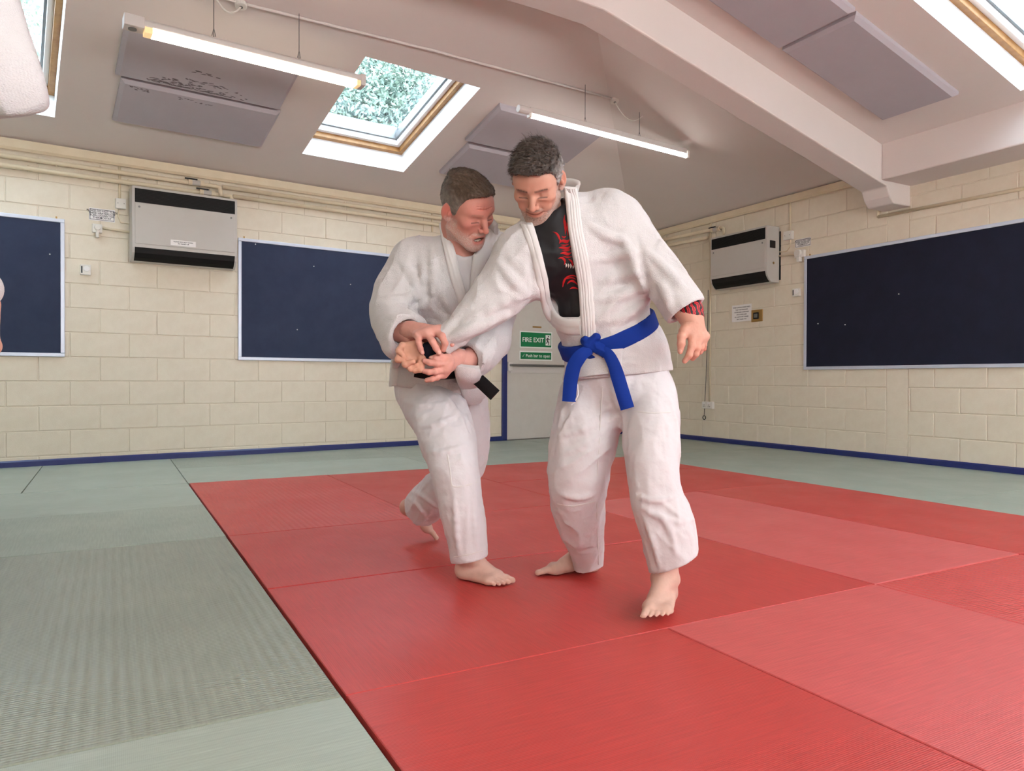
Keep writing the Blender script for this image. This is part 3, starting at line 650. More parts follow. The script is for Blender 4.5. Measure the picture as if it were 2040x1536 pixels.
# ================================================================ MATS
def mat_material(name, col, col2, ribbed, axis):
    m = bpy.data.materials.new(name); m.use_nodes = True; nt = m.node_tree; b = nt.nodes['Principled BSDF']
    tc = nt.nodes.new('ShaderNodeTexCoord')
    n = nt.nodes.new('ShaderNodeTexNoise'); n.inputs['Scale'].default_value = 2.2; n.inputs['Detail'].default_value = 6; n.inputs['Roughness'].default_value = .6
    nt.links.new(tc.outputs['Object'], n.inputs['Vector'])
    mx = nt.nodes.new('ShaderNodeMix'); mx.data_type = 'RGBA'; mx.inputs[6].default_value = col; mx.inputs[7].default_value = col2
    nt.links.new(n.outputs['Fac'], mx.inputs[0])
    # scuffs: sparse stretched streaks
    mp = nt.nodes.new('ShaderNodeMapping'); mp.inputs['Scale'].default_value = (3, 26, 1); mp.inputs['Rotation'].default_value = (0, 0, .6)
    n2 = nt.nodes.new('ShaderNodeTexNoise'); n2.inputs['Scale'].default_value = 1.6; n2.inputs['Detail'].default_value = 3
    nt.links.new(tc.outputs['Object'], mp.inputs[0]); nt.links.new(mp.outputs[0], n2.inputs['Vector'])
    r2 = nt.nodes.new('ShaderNodeMapRange'); r2.inputs[1].default_value = .68; r2.inputs[2].default_value = .78; r2.inputs[4].default_value = .34
    nt.links.new(n2.outputs['Fac'], r2.inputs[0])
    mx2 = nt.nodes.new('ShaderNodeMix'); mx2.data_type = 'RGBA'; mx2.inputs[7].default_value = tuple(min(1, c * 1.25 + .05) for c in col[:3]) + (1,)
    nt.links.new(r2.outputs[0], mx2.inputs[0]); nt.links.new(mx.outputs[2], mx2.inputs[6]); nt.links.new(mx2.outputs[2], b.inputs['Base Color'])
    # fine lengthwise grain of the woven vinyl
    mp3 = nt.nodes.new('ShaderNodeMapping'); mp3.inputs['Scale'].default_value = (150, 7, 1) if axis == 'X' else (7, 150, 1)
    n3 = nt.nodes.new('ShaderNodeTexNoise'); n3.inputs['Scale'].default_value = 1.0; n3.inputs['Detail'].default_value = 3
    nt.links.new(tc.outputs['Object'], mp3.inputs[0]); nt.links.new(mp3.outputs[0], n3.inputs['Vector'])
    r3 = nt.nodes.new('ShaderNodeMapRange'); r3.inputs[1].default_value = .3; r3.inputs[2].default_value = .7; r3.inputs[3].default_value = .90; r3.inputs[4].default_value = 1.08
    nt.links.new(n3.outputs['Fac'], r3.inputs[0])
    mu = nt.nodes.new('ShaderNodeMix'); mu.data_type = 'RGBA'; mu.blend_type = 'MULTIPLY'; mu.inputs[0].default_value = 1.0
    nt.links.new(mx2.outputs[2], mu.inputs[6]); nt.links.new(r3.outputs[0], mu.inputs[7]); nt.links.new(mu.outputs[2], b.inputs['Base Color'])
    rr = nt.nodes.new('ShaderNodeMapRange'); rr.inputs[3].default_value = .28; rr.inputs[4].default_value = .55; nt.links.new(n.outputs['Fac'], rr.inputs[0]); nt.links.new(rr.outputs[0], b.inputs['Roughness'])
    b.inputs['Specular IOR Level'].default_value = .55
    def wave(scale, ax, dist):
        w = nt.nodes.new('ShaderNodeTexWave'); w.inputs['Scale'].default_value = scale; w.bands_direction = ax; w.inputs['Distortion'].default_value = dist; w.inputs['Detail'].default_value = 1
        nt.links.new(tc.outputs['Object'], w.inputs['Vector']); return w.outputs['Fac']
    ma = nt.nodes.new('ShaderNodeMath'); ma.operation = 'ADD'
    o_ax = 'Y' if axis == 'X' else 'X'
    nt.links.new(wave(10 if ribbed else 60, axis, .3), ma.inputs[0])
    w2 = wave(26 if ribbed else 90, o_ax, .8); sc_ = nt.nodes.new('ShaderNodeMath'); sc_.operation = 'MULTIPLY'; sc_.inputs[1].default_value = .45
    nt.links.new(w2, sc_.inputs[0]); nt.links.new(sc_.outputs[0], ma.inputs[1])
    bp = nt.nodes.new('ShaderNodeBump'); bp.inputs['Strength'].default_value = .55 if ribbed else .25; bp.inputs['Distance'].default_value = .003 if ribbed else .0008
    nt.links.new(ma.outputs[0], bp.inputs['Height']); nt.links.new(bp.outputs[0], b.inputs['Normal'])
    return m
RED1, RED2, RED_SHEEN, RED_SHEEN2 = srgb(196, 62, 58), srgb(184, 60, 57), srgb(207, 91, 91), srgb(198, 84, 84)  # the paler pink pair has skylight sheen painted into the colour
GR1, GR2, GR3 = srgb(158, 169, 156), srgb(148, 158, 146), srgb(168, 180, 169)
MM = {'redX': mat_material('red_vinyl', RED1, RED2, False, 'X'), 'redY': mat_material('red_vinyl_cross', RED1, RED2, False, 'Y'),
      'sheenY': mat_material('red_vinyl_painted_sheen', RED_SHEEN, RED_SHEEN2, False, 'Y'), 'redrib': mat_material('red_ribbed_vinyl', RED1, srgb(200, 74, 72), True, 'X'),
      'grX': mat_material('green_vinyl', GR1, GR2, False, 'X'), 'grY': mat_material('pale_green_vinyl', GR3, GR1, False, 'Y'), 'grrib': mat_material('green_ribbed_vinyl', srgb(150, 157, 143), srgb(138, 145, 131), True, 'X')}
rg = random.Random(11)
def judo_mat(u0, u1, v0, v1, mk, label, grp, cut=None, rise=0.0, g=.0026):
    u0 = u0 + (.005 if u0 == 0 and 'red' in mk else 0)
    poly = [uvw(u0 + g, v0 + g), uvw(u1 - g, v0 + g), uvw(u1 - g, v1 - g), uvw(u0 + g, v1 - g)]
    if cut:
        poly = clip(poly, lambda p: float((p - K) @ nA) - .024)
        poly = clip(poly, lambda p: float((p - K) @ nB) - .024)
    poly = clip(poly, lambda p: float((p - K) @ aA) + 8.38)
    if len(poly) < 3: return
    c = sum(poly) / len(poly); top = rise + rg.uniform(-.0006, .0006); b = .0022
    inn = []
    for i, p in enumerate(poly):
        q0, q1 = poly[i - 1], poly[(i + 1) % len(poly)]
        e0 = (p - q0) / np.linalg.norm(p - q0); e1 = (q1 - p) / np.linalg.norm(q1 - p)
        n0 = V3(-e0[1], e0[0], 0); n1 = V3(-e1[1], e1[0], 0)
        bis = n0 + n1; bis = bis / max(.3, (bis @ n0)); inn.append(p + bis * b)
    n = len(poly)
    vs = [p + ZA * -.04 for p in poly] + [p + ZA * (top - b) for p in poly] + [p * .3 + q * .7 + ZA * (top - b * .25) - 0 for p, q in zip(poly, inn)] + [q + ZA * top for q in inn]
    # local frame turned with the mat so that the rib texture follows it
    org = V3(c[0], c[1], -.04); ca, sa = math.cos(-YAW), math.sin(-YAW)
    ex, ey = uvw(CU + 1, CV), uvw(CU, CV + 1)
    loc = [((p - org) @ ex, (p - org) @ ey, (p - org)[2]) for p in vs]
    fs = [tuple(range(n))[::-1], tuple(range(3 * n, 4 * n))] + [(k * n + i, k * n + (i + 1) % n, (k + 1) * n + (i + 1) % n, (k + 1) * n + i) for k in range(3) for i in range(n)]
    me = bpy.data.meshes.new('judo_mat'); me.from_pydata(loc, [], fs); me.update(); me.materials.append(MM[mk])
    o = bpy.data.objects.new('judo_mat', me); COL.objects.link(o)
    o.matrix_world = Matrix(((ex[0], ey[0], 0, org[0]), (ex[1], ey[1], 0, org[1]), (0, 0, 1, org[2]), (0, 0, 0, 1)))
    tag(o, label, 'mat', grp)
RG, GG = 'red mats in the middle', 'green mats around the red ones'
judo_mat(0, 2, 0, 1, 'redX', 'red mat under the front feet of both men', RG, rise=-.0012)
judo_mat(0, 2, 1, 2, 'redX', 'red mat under the back foot of the black-belted man', RG)
judo_mat(0, 1, 2, 4, 'redrib', 'ribbed red mat at the far left corner of the red area', RG)
judo_mat(1, 2, 2, 4, 'redY', 'red mat right of the ribbed red one, along the far edge', RG)
judo_mat(2, 3, 0, 2, 'sheenY', 'faded red mat behind the blue-belted man, on his right', RG)
judo_mat(3, 4, 0, 2, 'redY', 'red mat bordering the green strip on the right', RG)
judo_mat(2, 4, 2, 3, 'redX', 'red mat behind the legs of the blue-belted man', RG)
judo_mat(2, 4, 3, 4, 'redX', 'red mat at the far right corner of the red area', RG)
judo_mat(0, 1, -2, 0, 'redY', 'red mat filling the bottom centre of the picture', RG)
judo_mat(1, 2, -2, 0, 'sheenY', 'faded red mat at the bottom right corner of the picture', RG)
judo_mat(2, 3, -2, 0, 'redrib', 'red mat with a coarse weave at the right edge', RG, rise=-.001)
judo_mat(3, 4, -2, 0, 'redY', 'red mat just touching the right edge of the picture', RG)
judo_mat(-1, 0, 0, 2, 'grrib', 'large ribbed green mat at the left edge', GG, g=.004)
judo_mat(-2, 0, -1, 0, 'grY', 'smooth green mat at the bottom left corner', GG, g=.004)
judo_mat(-2, 0, 2, 3, 'grX', 'green mat beyond the ribbed green one', GG)
judo_mat(-2, 0, 3, 4, 'grY', 'pale green mat at the left, second row from the far wall', GG)
judo_mat(-1, 0, 4, 6.5, 'grY', 'pale green mat against the skirting under the left heater', GG, cut=1)
judo_mat(-2, -1, 4, 6.5, 'grY', 'pale green mat in the far left corner of the picture', GG, cut=1)
judo_mat(-2, -1, 0, 2, 'grX', 'green mat left of the large ribbed green one', GG)
judo_mat(-4, -2, 0, 2, 'grX', 'green mat by the left wall, outside the left edge', GG)
judo_mat(-4, -2, 2, 4, 'grY', 'pale green mat by the left wall, outside the left edge', GG)
judo_mat(-4, -2, 4, 6.5, 'grX', 'green mat in the left corner of the room', GG, cut=1)
judo_mat(0, 2, 4, 5, 'grY', 'green mat behind the ribbed red mat', GG)
judo_mat(0, 2, 5, 6.5, 'grX', 'green mat against the skirting under the middle notice board', GG, cut=1)
judo_mat(2, 4, 4, 5, 'grX', 'green mat between the two men, next to the red area', GG)
judo_mat(2, 4, 5, 6.9, 'grX', 'green mat in front of the fire door', GG, cut=1)
judo_mat(4, 6, 4, 7, 'grX', 'green mat in the far corner of the room', GG, cut=1)
judo_mat(4, 6.1, 1, 4, 'grX', 'green mat along the right-hand wall under the heater', GG, cut=1)
judo_mat(4, 6.1, -2, 1, 'grX', 'green mat along the right-hand wall under the notice board', GG, cut=1)

# ================================================================ TREES OUTSIDE
M['bark'] = mat('bark', srgb(104, 96, 92), .9, .1, bump=('noise', 20, .5, .02))
M['leafA'] = mat('leaves', srgb(88, 104, 96), .6, .3, var=(3, srgb(134, 148, 128), 1.0))
M['leafB'] = mat('pale_leaves', srgb(104, 118, 106), .6, .3, var=(3, srgb(140, 152, 122), 1.0))
def tree(base, height, crown_c, crown_r, nleaf, label, lm, seed, leaf=.07):
    r = np.random.RandomState(seed); base = np.asarray(base, float); cc = np.asarray(crown_c, float)
    t = empty('tree', base, label, 'tree')
    top = V3(cc[0], cc[1], base[2] + height)
    trunk = [base + (top - base) * k / 6 + V3(r.normal() * .08, r.normal() * .08, 0) for k in range(7)]
    MB().tube(trunk, [height * .028 * (1 - .75 * k / 6) for k in range(7)], 8).build('trunk', M['bark'], t, smooth=True)
    tips = []
    for k in range(16):
        a = r.uniform(0, 2 * math.pi); f = r.uniform(.35, .95); st = trunk[int(f * 6)]
        en = cc + V3(math.cos(a), math.sin(a), r.uniform(-.8, .8)) * crown_r * r.uniform(.5, .95)
        mid = (st + en) / 2 + V3(0, 0, .15)
        MB().tube([st, mid, en], [.06, .035, .012], 6).build('branch', M['bark'], t, smooth=True); tips += [mid, en]
    cl_ = np.array(tips)[r.randint(0, len(tips), nleaf)] + r.normal(size=(nleaf, 3)) * crown_r * .30
    q = r.normal(size=(nleaf, 3)); q /= np.linalg.norm(q, axis=1)[:, None]; w = r.normal(size=(nleaf, 3)); w -= q * (w * q).sum(1)[:, None]; w /= np.linalg.norm(w, axis=1)[:, None]
    L = leaf * r.uniform(.6, 1.3, size=(nleaf, 1)); nn = np.cross(q, w)
    v = np.stack([cl_ - q * L, cl_ + w * L * .45 - nn * L * .1, cl_ + q * L, cl_ - w * L * .45 - nn * L * .1], 1).reshape(-1, 3)
    f = np.arange(nleaf * 4).reshape(-1, 4)
    o = mesh_obj('foliage', v, f, M[lm], t); o['kind'] = 'stuff'
tree((-5.2, 15.5, -.5), 7.4, (-4.2, 15.5, 6.0), V3(3.0, 1.6, 2.4), 42000, 'broad leafy tree seen through the centre skylight', 'leafA', 1, .06)
tree((-11.4, 13.2, -.5), 7.2, (-10.6, 12.6, 6.2), V3(2.8, 1.6, 2.4), 26000, 'pale leafy tree seen through the left skylight', 'leafB', 2, .06)
tree((11.5, 14.2, -.5), 7.0, (11.4, 14.0, 6.2), V3(1.4, 1.2, 1.2), 3500, 'small tree seen through the skylight at the upper right', 'leafB', 3, .08)
# ================================================================ SOFT BODIES: distance fields -> smooth meshes
def _hash(i, j, k, seed):
    h = (i * 374761393 + j * 668265263 + k * 2147483647 + seed * 974634721) & 0xFFFFFFFF
    h = ((h ^ (h >> 13)) * 1274126177) & 0xFFFFFFFF
    return ((h ^ (h >> 16)) & 0xFFFF).astype(np.float32) / 32767.5 - 1.0
def vnoise(p, seed=0):
    """smooth value noise, p (N,3) -> (N,) in -1..1"""
    p = np.asarray(p); f = np.floor(p); i = f.astype(np.int64); t = (p - f).astype(np.float32); t = t * t * t * (t * (t * 6 - 15) + 10)
    r = 0
    for dx in (0, 1):
        wx = t[:, 0] if dx else 1 - t[:, 0]
        for dy in (0, 1):
            wy = t[:, 1] if dy else 1 - t[:, 1]
            for dz in (0, 1):
                wz = t[:, 2] if dz else 1 - t[:, 2]
                r = r + _hash(i[:, 0] + dx, i[:, 1] + dy, i[:, 2] + dz, seed) * wx * wy * wz
    return r
def smin(a, b, k):
    if k <= 0: return np.minimum(a, b)
    h = np.maximum(k - np.abs(a - b), 0) / k
    return np.minimum(a, b) - h * h * k * .25
def proj_px(p):
    d = p - CAM
    fw = d[..., 1] * cp_ + d[..., 2] * sp_; y = -d[..., 1] * sp_ + d[..., 2] * cp_; x = d[..., 0]
    x, y = cr_ * x + sr_ * y, -sr_ * x + cr_ * y
    return 1020 + F * x / fw, 768 - F * y / fw
class Field:
    def __init__(s, lo, hi, res):
        s.lo = np.asarray(lo, float); s.res = res; s.n = np.ceil((np.asarray(hi) - s.lo) / res).astype(int) + 1
        s.ax = [(s.lo[k] + np.arange(s.n[k]) * res).astype(np.float32) for k in range(3)]
        s.D = np.full(s.n, .25, np.float32)
    def copy(s):
        g = Field.__new__(Field); g.lo, g.res, g.n, g.ax, g.D = s.lo, s.res, s.n, s.ax, s.D.copy(); return g
    def block(s, lo, hi):
        sl = []; ax = []
        for k in range(3):
            a = max(0, int((lo[k] - s.lo[k]) / s.res) - 1); b = min(s.n[k], int((hi[k] - s.lo[k]) / s.res) + 2)
            if a >= b: return None, None
            sl.append(slice(a, b)); ax.append(s.ax[k][a:b])
        return tuple(sl), (ax[0][:, None, None], ax[1][None, :, None], ax[2][None, None, :])
    def _put(s, sl, d, k, op):
        if op == 'u': s.D[sl] = smin(s.D[sl], d, k)
        elif op == 'd': s.D[sl] = -smin(-s.D[sl], d, k)
        elif op == 'i': s.D[sl] = -smin(-s.D[sl], -d, k)
    def cone(s, a, b, ra, rb, k=.02, op='u', m=.04):
        """capsule whose radius runs from ra to rb"""
        a = np.asarray(a, float); b = np.asarray(b, float); R = max(ra, rb) + m + k
        sl, X = s.block(np.minimum(a, b) - R, np.maximum(a, b) + R)
        if sl is None: return s
        ba = b - a; L2 = float(ba @ ba) + 1e-12
        px, py, pz = X[0] - a[0], X[1] - a[1], X[2] - a[2]
        t = np.clip((px * ba[0] + py * ba[1] + pz * ba[2]) / L2, 0, 1)
        d = np.sqrt((px - t * ba[0]) ** 2 + (py - t * ba[1]) ** 2 + (pz - t * ba[2]) ** 2) - (ra + (rb - ra) * t)
        s._put(sl, d.astype(np.float32), k, op); return s
    def chain(s, pts, rs, k=.012, op='u', kj=None):
        for i in range(len(pts) - 1): s.cone(pts[i], pts[i + 1], rs[i], rs[i + 1], k if i == 0 or kj is None else kj, op)
        return s
    def ell(s, c, r, R=None, k=.02, op='u', m=.04):
        """ellipsoid; the columns of R are its axes"""
        c = np.asarray(c, float); r = np.asarray(r, float); B = float(r.max()) + m + k
        sl, X = s.block(c - B, c + B)
        if sl is None: return s
        q = [X[i] - c[i] for i in range(3)]
        if R is not None: q = [q[0] * R[0, i] + q[1] * R[1, i] + q[2] * R[2, i] for i in range(3)]
        k0 = np.sqrt(sum((q[i] / r[i]) ** 2 for i in range(3))); k1 = np.sqrt(sum((q[i] / r[i] ** 2) ** 2 for i in range(3))) + 1e-6
        s._put(sl, (k0 * (k0 - 1) / k1).astype(np.float32), k, op); return s
    def rbox(s, c, h, rr, R=None, k=.01, op='u', m=.04):
        c = np.asarray(c, float); B = float(np.linalg.norm(h)) + m + k
        sl, X = s.block(c - B, c + B)
        if sl is None: return s
        q = [X[i] - c[i] for i in range(3)]
        if R is not None: q = [q[0] * R[0, i] + q[1] * R[1, i] + q[2] * R[2, i] for i in range(3)]
        e = [np.abs(q[i]) - h[i] + rr for i in range(3)]
        d = np.sqrt(sum(np.maximum(x, 0) ** 2 for x in e)) + np.minimum(np.maximum(np.maximum(e[0], e[1]), e[2]), 0) - rr
        s._put(sl, d.astype(np.float32), k, op); return s
    def half(s, p, n, k=.004):
        """cut away everything on the side n points to"""
        d = (s.ax[0][:, None, None] - p[0]) * n[0] + (s.ax[1][None, :, None] - p[1]) * n[1] + (s.ax[2][None, None, :] - p[2]) * n[2]
        s.D = -smin(-s.D, -d.astype(np.float32), k); return s
    def band(s, w):
        idx = np.nonzero(np.abs(s.D) < w); return idx, np.stack([s.ax[k][idx[k]] for k in range(3)], 1)
    def wrinkle(s, amp, freq, seed, ridged=True, mask=None, basis=None):
        """folds: noise stretched along the rows of basis"""
        idx, p = s.band(amp * 2 + s.res * 3)
        q = p if basis is None else p @ np.asarray(basis, np.float32).T
        q = q * np.asarray(freq, np.float32)
        warp = vnoise(q * .6 + 7.1, seed + 5)[:, None] * .5
        n = vnoise(q + warp, seed)
        if ridged: n = 1 - 2 * np.abs(n) ** .8
        a = amp if mask is None else amp * mask(p)
        s.D[idx] -= (a * n).astype(np.float32); return s
    def polycut(s, poly, front_y=None, k=.004, inside=True):
        """remove (inside=True) what projects into a picture polygon, in front of depth front_y(p)"""
        idx, p = s.band(.06)
        px, py = proj_px(p); poly = np.asarray(poly, float); n = len(poly)
        dist = np.full(len(px), 1e9); ins = np.zeros(len(px), bool)
        for i in range(n):
            a, b = poly[i], poly[(i + 1) % n]; e = b - a
            t = np.clip(((px - a[0]) * e[0] + (py - a[1]) * e[1]) / (e @ e + 1e-9), 0, 1)
            dist = np.minimum(dist, np.hypot(px - a[0] - t * e[0], py - a[1] - t * e[1]))
            c = (a[1] > py) != (b[1] > py)
            xx = (b[0] - a[0]) * (py - a[1]) / (b[1] - a[1] + 1e-12) + a[0]
            ins ^= c & (px < xx)
        sd = np.where(ins, -dist, dist) * p[:, 1] / F
        if not inside: sd = -sd
        if front_y is not None: sd = np.maximum(sd, (p[:, 1] - front_y) * 1.0)
        s.D[idx] = -smin(-s.D[idx], sd.astype(np.float32), k); return s
    def sample(s, p):
        g = (np.asarray(p) - s.lo) / s.res; g = np.clip(g, 0, np.array(s.n) - 1.001); i = g.astype(int); t = g - i; r = 0
        for dx in (0, 1):
            for dy in (0, 1):
                for dz in (0, 1):
                    w = (t[..., 0] if dx else 1 - t[..., 0]) * (t[..., 1] if dy else 1 - t[..., 1]) * (t[..., 2] if dz else 1 - t[..., 2])
                    r = r + w * s.D[i[..., 0] + dx, i[..., 1] + dy, i[..., 2] + dz]
        return r
    def normal(s, p):
        e = s.res * 1.5; g = np.stack([s.sample(p + np.eye(3)[k] * e) - s.sample(p - np.eye(3)[k] * e) for k in range(3)], -1)
        return g / (np.linalg.norm(g, axis=-1, keepdims=True) + 1e-9)
    def trace(s, px, py, near=1.5):
        """first surface point met looking at (px, py); None where nothing is met"""
        d = ray(px, py); t0 = max(near, float(s.ax[1][0]) / d[1]); t1 = float(s.ax[1][-1]) / d[1]
        ts = np.arange(t0, t1, s.res * .5); v = s.sample(CAM + ts[:, None] * d)
        inb = np.all((CAM + ts[:, None] * d > s.lo) & (CAM + ts[:, None] * d < s.lo + (np.array(s.n) - 1) * s.res), axis=1)
        k = np.nonzero((v < 0) & inb)[0]
        if len(k) == 0: return None
        k = k[0]
        t = ts[k] if k == 0 else ts[k - 1] + (ts[k] - ts[k - 1]) * v[k - 1] / (v[k - 1] - v[k] + 1e-9)
        return CAM + t * d
    def mesh(s, smooth=1):
        D = s.D; n = D.shape; neg = D < 0
        c = np.zeros(tuple(x - 1 for x in n), np.int8)
        for dx in (0, 1):
            for dy in (0, 1):
                for dz in (0, 1): c += neg[dx:n[0] - 1 + dx, dy:n[1] - 1 + dy, dz:n[2] - 1 + dz]
        act = (c > 0) & (c < 8); ci = np.argwhere(act); ids = np.full(c.shape, -1, np.int64); ids[act] = np.arange(len(ci))
        P_ = np.zeros((len(ci), 3)); W = np.zeros(len(ci))
        cs = [(0, 0, 0), (1, 0, 0), (0, 1, 0), (1, 1, 0), (0, 0, 1), (1, 0, 1), (0, 1, 1), (1, 1, 1)]
        vals = {q: D[ci[:, 0] + q[0], ci[:, 1] + q[1], ci[:, 2] + q[2]] for q in cs}
        for a in cs:
            for k in range(3):
                if a[k]: continue
                b = list(a); b[k] = 1; b = tuple(b); va, vb = vals[a], vals[b]; m = (va < 0) != (vb < 0)
                t = va[m] / (va[m] - vb[m]); q = np.tile(np.array(a, float), (m.sum(), 1)); q[:, k] += t
                P_[m] += q; W[m] += 1
        V_ = (ci + P_ / W[:, None]) * s.res + s.lo
        quads = []
        for k in range(3):
            o = [(1, 2), (2, 0), (0, 1)][k]
            sa = [slice(None)] * 3; sb = [slice(None)] * 3; sa[k] = slice(0, n[k] - 1); sb[k] = slice(1, n[k])
            A_, B_ = neg[tuple(sa)], neg[tuple(sb)]; e = np.argwhere(A_ != B_); fl_ = A_[tuple(e.T)]
            ok = (e[:, o[0]] > 0) & (e[:, o[1]] > 0) & (e[:, o[0]] < n[o[0]] - 1) & (e[:, o[1]] < n[o[1]] - 1); e = e[ok]; fl_ = fl_[ok]
            def cell(d0, d1):
                q = e.copy(); q[:, o[0]] -= d0; q[:, o[1]] -= d1; return ids[q[:, 0], q[:, 1], q[:, 2]]
            qd = np.stack([cell(1, 1), cell(0, 1), cell(0, 0), cell(1, 0)], 1)
            qd[~fl_] = qd[~fl_][:, ::-1]; quads.append(qd)
        Q = np.concatenate(quads); Q = Q[(Q >= 0).all(1)]
        for _ in range(smooth):
            acc = np.zeros_like(V_); cnt = np.zeros(len(V_))
            for a in range(4):
                b = (a + 1) % 4; np.add.at(acc, Q[:, a], V_[Q[:, b]]); np.add.at(cnt, Q[:, a], 1); np.add.at(acc, Q[:, b], V_[Q[:, a]]); np.add.at(cnt, Q[:, b], 1)
            V_ = V_ * .5 + .5 * acc / np.maximum(cnt, 1)[:, None]
        return V_, Q
def fast_mesh(name, V_, Q, mat_, parent, cols=None, smooth=True, mats=None, midx=None):
    org = worldloc(parent) if parent is not None else V3(0, 0, 0)
    me = bpy.data.meshes.new(name); me.vertices.add(len(V_)); me.vertices.foreach_set('co', (V_ - org).astype(np.float32).ravel())
    k = Q.shape[1]; me.loops.add(len(Q) * k); me.loops.foreach_set('vertex_index', Q.astype(np.int32).ravel()); me.polygons.add(len(Q))
    me.polygons.foreach_set('loop_start', np.arange(0, len(Q) * k, k, dtype=np.int32)); me.polygons.foreach_set('loop_total', np.full(len(Q), k, np.int32))
    if smooth: me.polygons.foreach_set('use_smooth', np.ones(len(Q), bool))
    if cols is not None:
        ca = me.color_attributes.new('Col', 'FLOAT_COLOR', 'POINT'); c4_ = np.ones((len(V_), 4), np.float32); c4_[:, :3] = cols; ca.data.foreach_set('color', c4_.ravel())
    me.update(calc_edges=True); me.validate()
    me.materials.append(mat_)
    o = bpy.data.objects.new(name, me); COL.objects.link(o)
    if parent is not None: o.parent = parent
    return o
def join(parts):
    """[(V, Q, C)] -> one mesh's arrays"""
    vs, qs, cs, b = [], [], [], 0
    for V_, Q, C in parts: vs.append(V_); qs.append(Q + b); cs.append(C); b += len(V_)
    return np.concatenate(vs), np.concatenate(qs), np.concatenate(cs)

def attr_mat(name, rough, spec, bump=None, sss=0.0, sheen=0.0, tint=None):
    m = bpy.data.materials.new(name); m.use_nodes = True; nt = m.node_tree; b = nt.nodes['Principled BSDF']
    at = nt.nodes.new('ShaderNodeAttribute'); at.attribute_name = 'Col'; nt.links.new(at.outputs['Color'], b.inputs['Base Color'])
    b.inputs['Roughness'].default_value = rough; b.inputs['Specular IOR Level'].default_value = spec
    if sss: b.inputs['Subsurface Weight'].default_value = sss; b.inputs['Subsurface Radius'].default_value = (.010, .004, .002); b.inputs['Subsurface Scale'].default_value = 1.0
    if bump:
        tc = nt.nodes.new('ShaderNodeTexCoord'); n = nt.nodes.new('ShaderNodeTexNoise'); n.inputs['Scale'].default_value = bump[0]; n.inputs['Detail'].default_value = 3
        nt.links.new(tc.outputs['Object'], n.inputs['Vector']); bp = nt.nodes.new('ShaderNodeBump'); bp.inputs['Strength'].default_value = bump[1]; bp.inputs['Distance'].default_value = bump[2]
        nt.links.new(n.outputs['Fac'], bp.inputs['Height']); nt.links.new(bp.outputs[0], b.inputs['Normal'])
    return m
def cloth_mat(name, col, weave, stren, dist, big=.0):
    """woven cotton: small grains"""
    m = bpy.data.materials.new(name); m.use_nodes = True; nt = m.node_tree; b = nt.nodes['Principled BSDF']
    b.inputs['Base Color'].default_value = col; b.inputs['Roughness'].default_value = .92; b.inputs['Specular IOR Level'].default_value = .15
    b.inputs['Sheen Weight'].default_value = .15
    tc = nt.nodes.new('ShaderNodeTexCoord')
    mp = nt.nodes.new('ShaderNodeMapping'); mp.inputs['Scale'].default_value = (weave, weave, weave * 1.8); nt.links.new(tc.outputs['Object'], mp.inputs[0])
    v = nt.nodes.new('ShaderNodeTexVoronoi'); v.inputs['Scale'].default_value = 1.0; v.inputs['Randomness'].default_value = .55; nt.links.new(mp.outputs[0], v.inputs['Vector'])
    bp = nt.nodes.new('ShaderNodeBump'); bp.invert = True; bp.inputs['Strength'].default_value = stren; bp.inputs['Distance'].default_value = dist
    nt.links.new(v.outputs['Distance'], bp.inputs['Height'])
    n = nt.nodes.new('ShaderNodeTexNoise'); n.inputs['Scale'].default_value = 28; n.inputs['Detail'].default_value = 3; nt.links.new(tc.outputs['Object'], n.inputs['Vector'])
    bp2 = nt.nodes.new('ShaderNodeBump'); bp2.inputs['Strength'].default_value = big; bp2.inputs['Distance'].default_value = .010
    nt.links.new(n.outputs['Fac'], bp2.inputs['Height']); nt.links.new(bp2.outputs[0], bp.inputs['Normal']); nt.links.new(bp.outputs[0], b.inputs['Normal'])
    return m
M['gi'] = cloth_mat('gi_jacket_cotton', srgb(203, 200, 201), 230, .7, .0020, .25)
M['gismooth'] = cloth_mat('gi_jacket_plain_cotton', srgb(230, 227, 227), 520, .3, .0008, .3)
M['trouser'] = cloth_mat('gi_trouser_cotton', srgb(207, 204, 207), 700, .25, .0006, .35)
M['lapel'] = cloth_mat('gi_lapel_cotton', srgb(208, 205, 204), 520, .3, .0007, .1)
M['tee'] = cloth_mat('grey_white_tee', srgb(206, 202, 204), 900, .2, .0005, .1)
M['rash'] = mat('black_rash_guard', srgb(16, 15, 20), .55, .35, bump=('noise', 600, .15, .0005))
M['blue'] = mat('blue_belt_cotton', srgb(12, 46, 132), .8, .2, bump=('wave_z', 160, .25, .0006))
M['blackbelt'] = mat('black_belt_cotton', srgb(18, 15, 17), .8, .2, bump=('wave_z', 160, .25, .0006))
M['band'] = mat('navy_wristband', srgb(20, 22, 36), .8, .2, bump=('noise', 500, .2, .0006))
M['redprint'] = mat('red_print', srgb(178, 30, 34), .7, .2)
M['whiteprint'] = mat('white_print', srgb(225, 220, 214), .7, .2)
M['skin'] = attr_mat('skin', .55, .3, (220, .25, .0012), sss=.05)
M['hair'] = attr_mat('hair', .55, .35)
M['stitch'] = mat('white_stitching', srgb(238, 236, 236), .9, .1)

def lin(r, g, b): return np.array(srgb(r, g, b)[:3])
def unit(v): v = np.asarray(v, float); return v / np.linalg.norm(v)

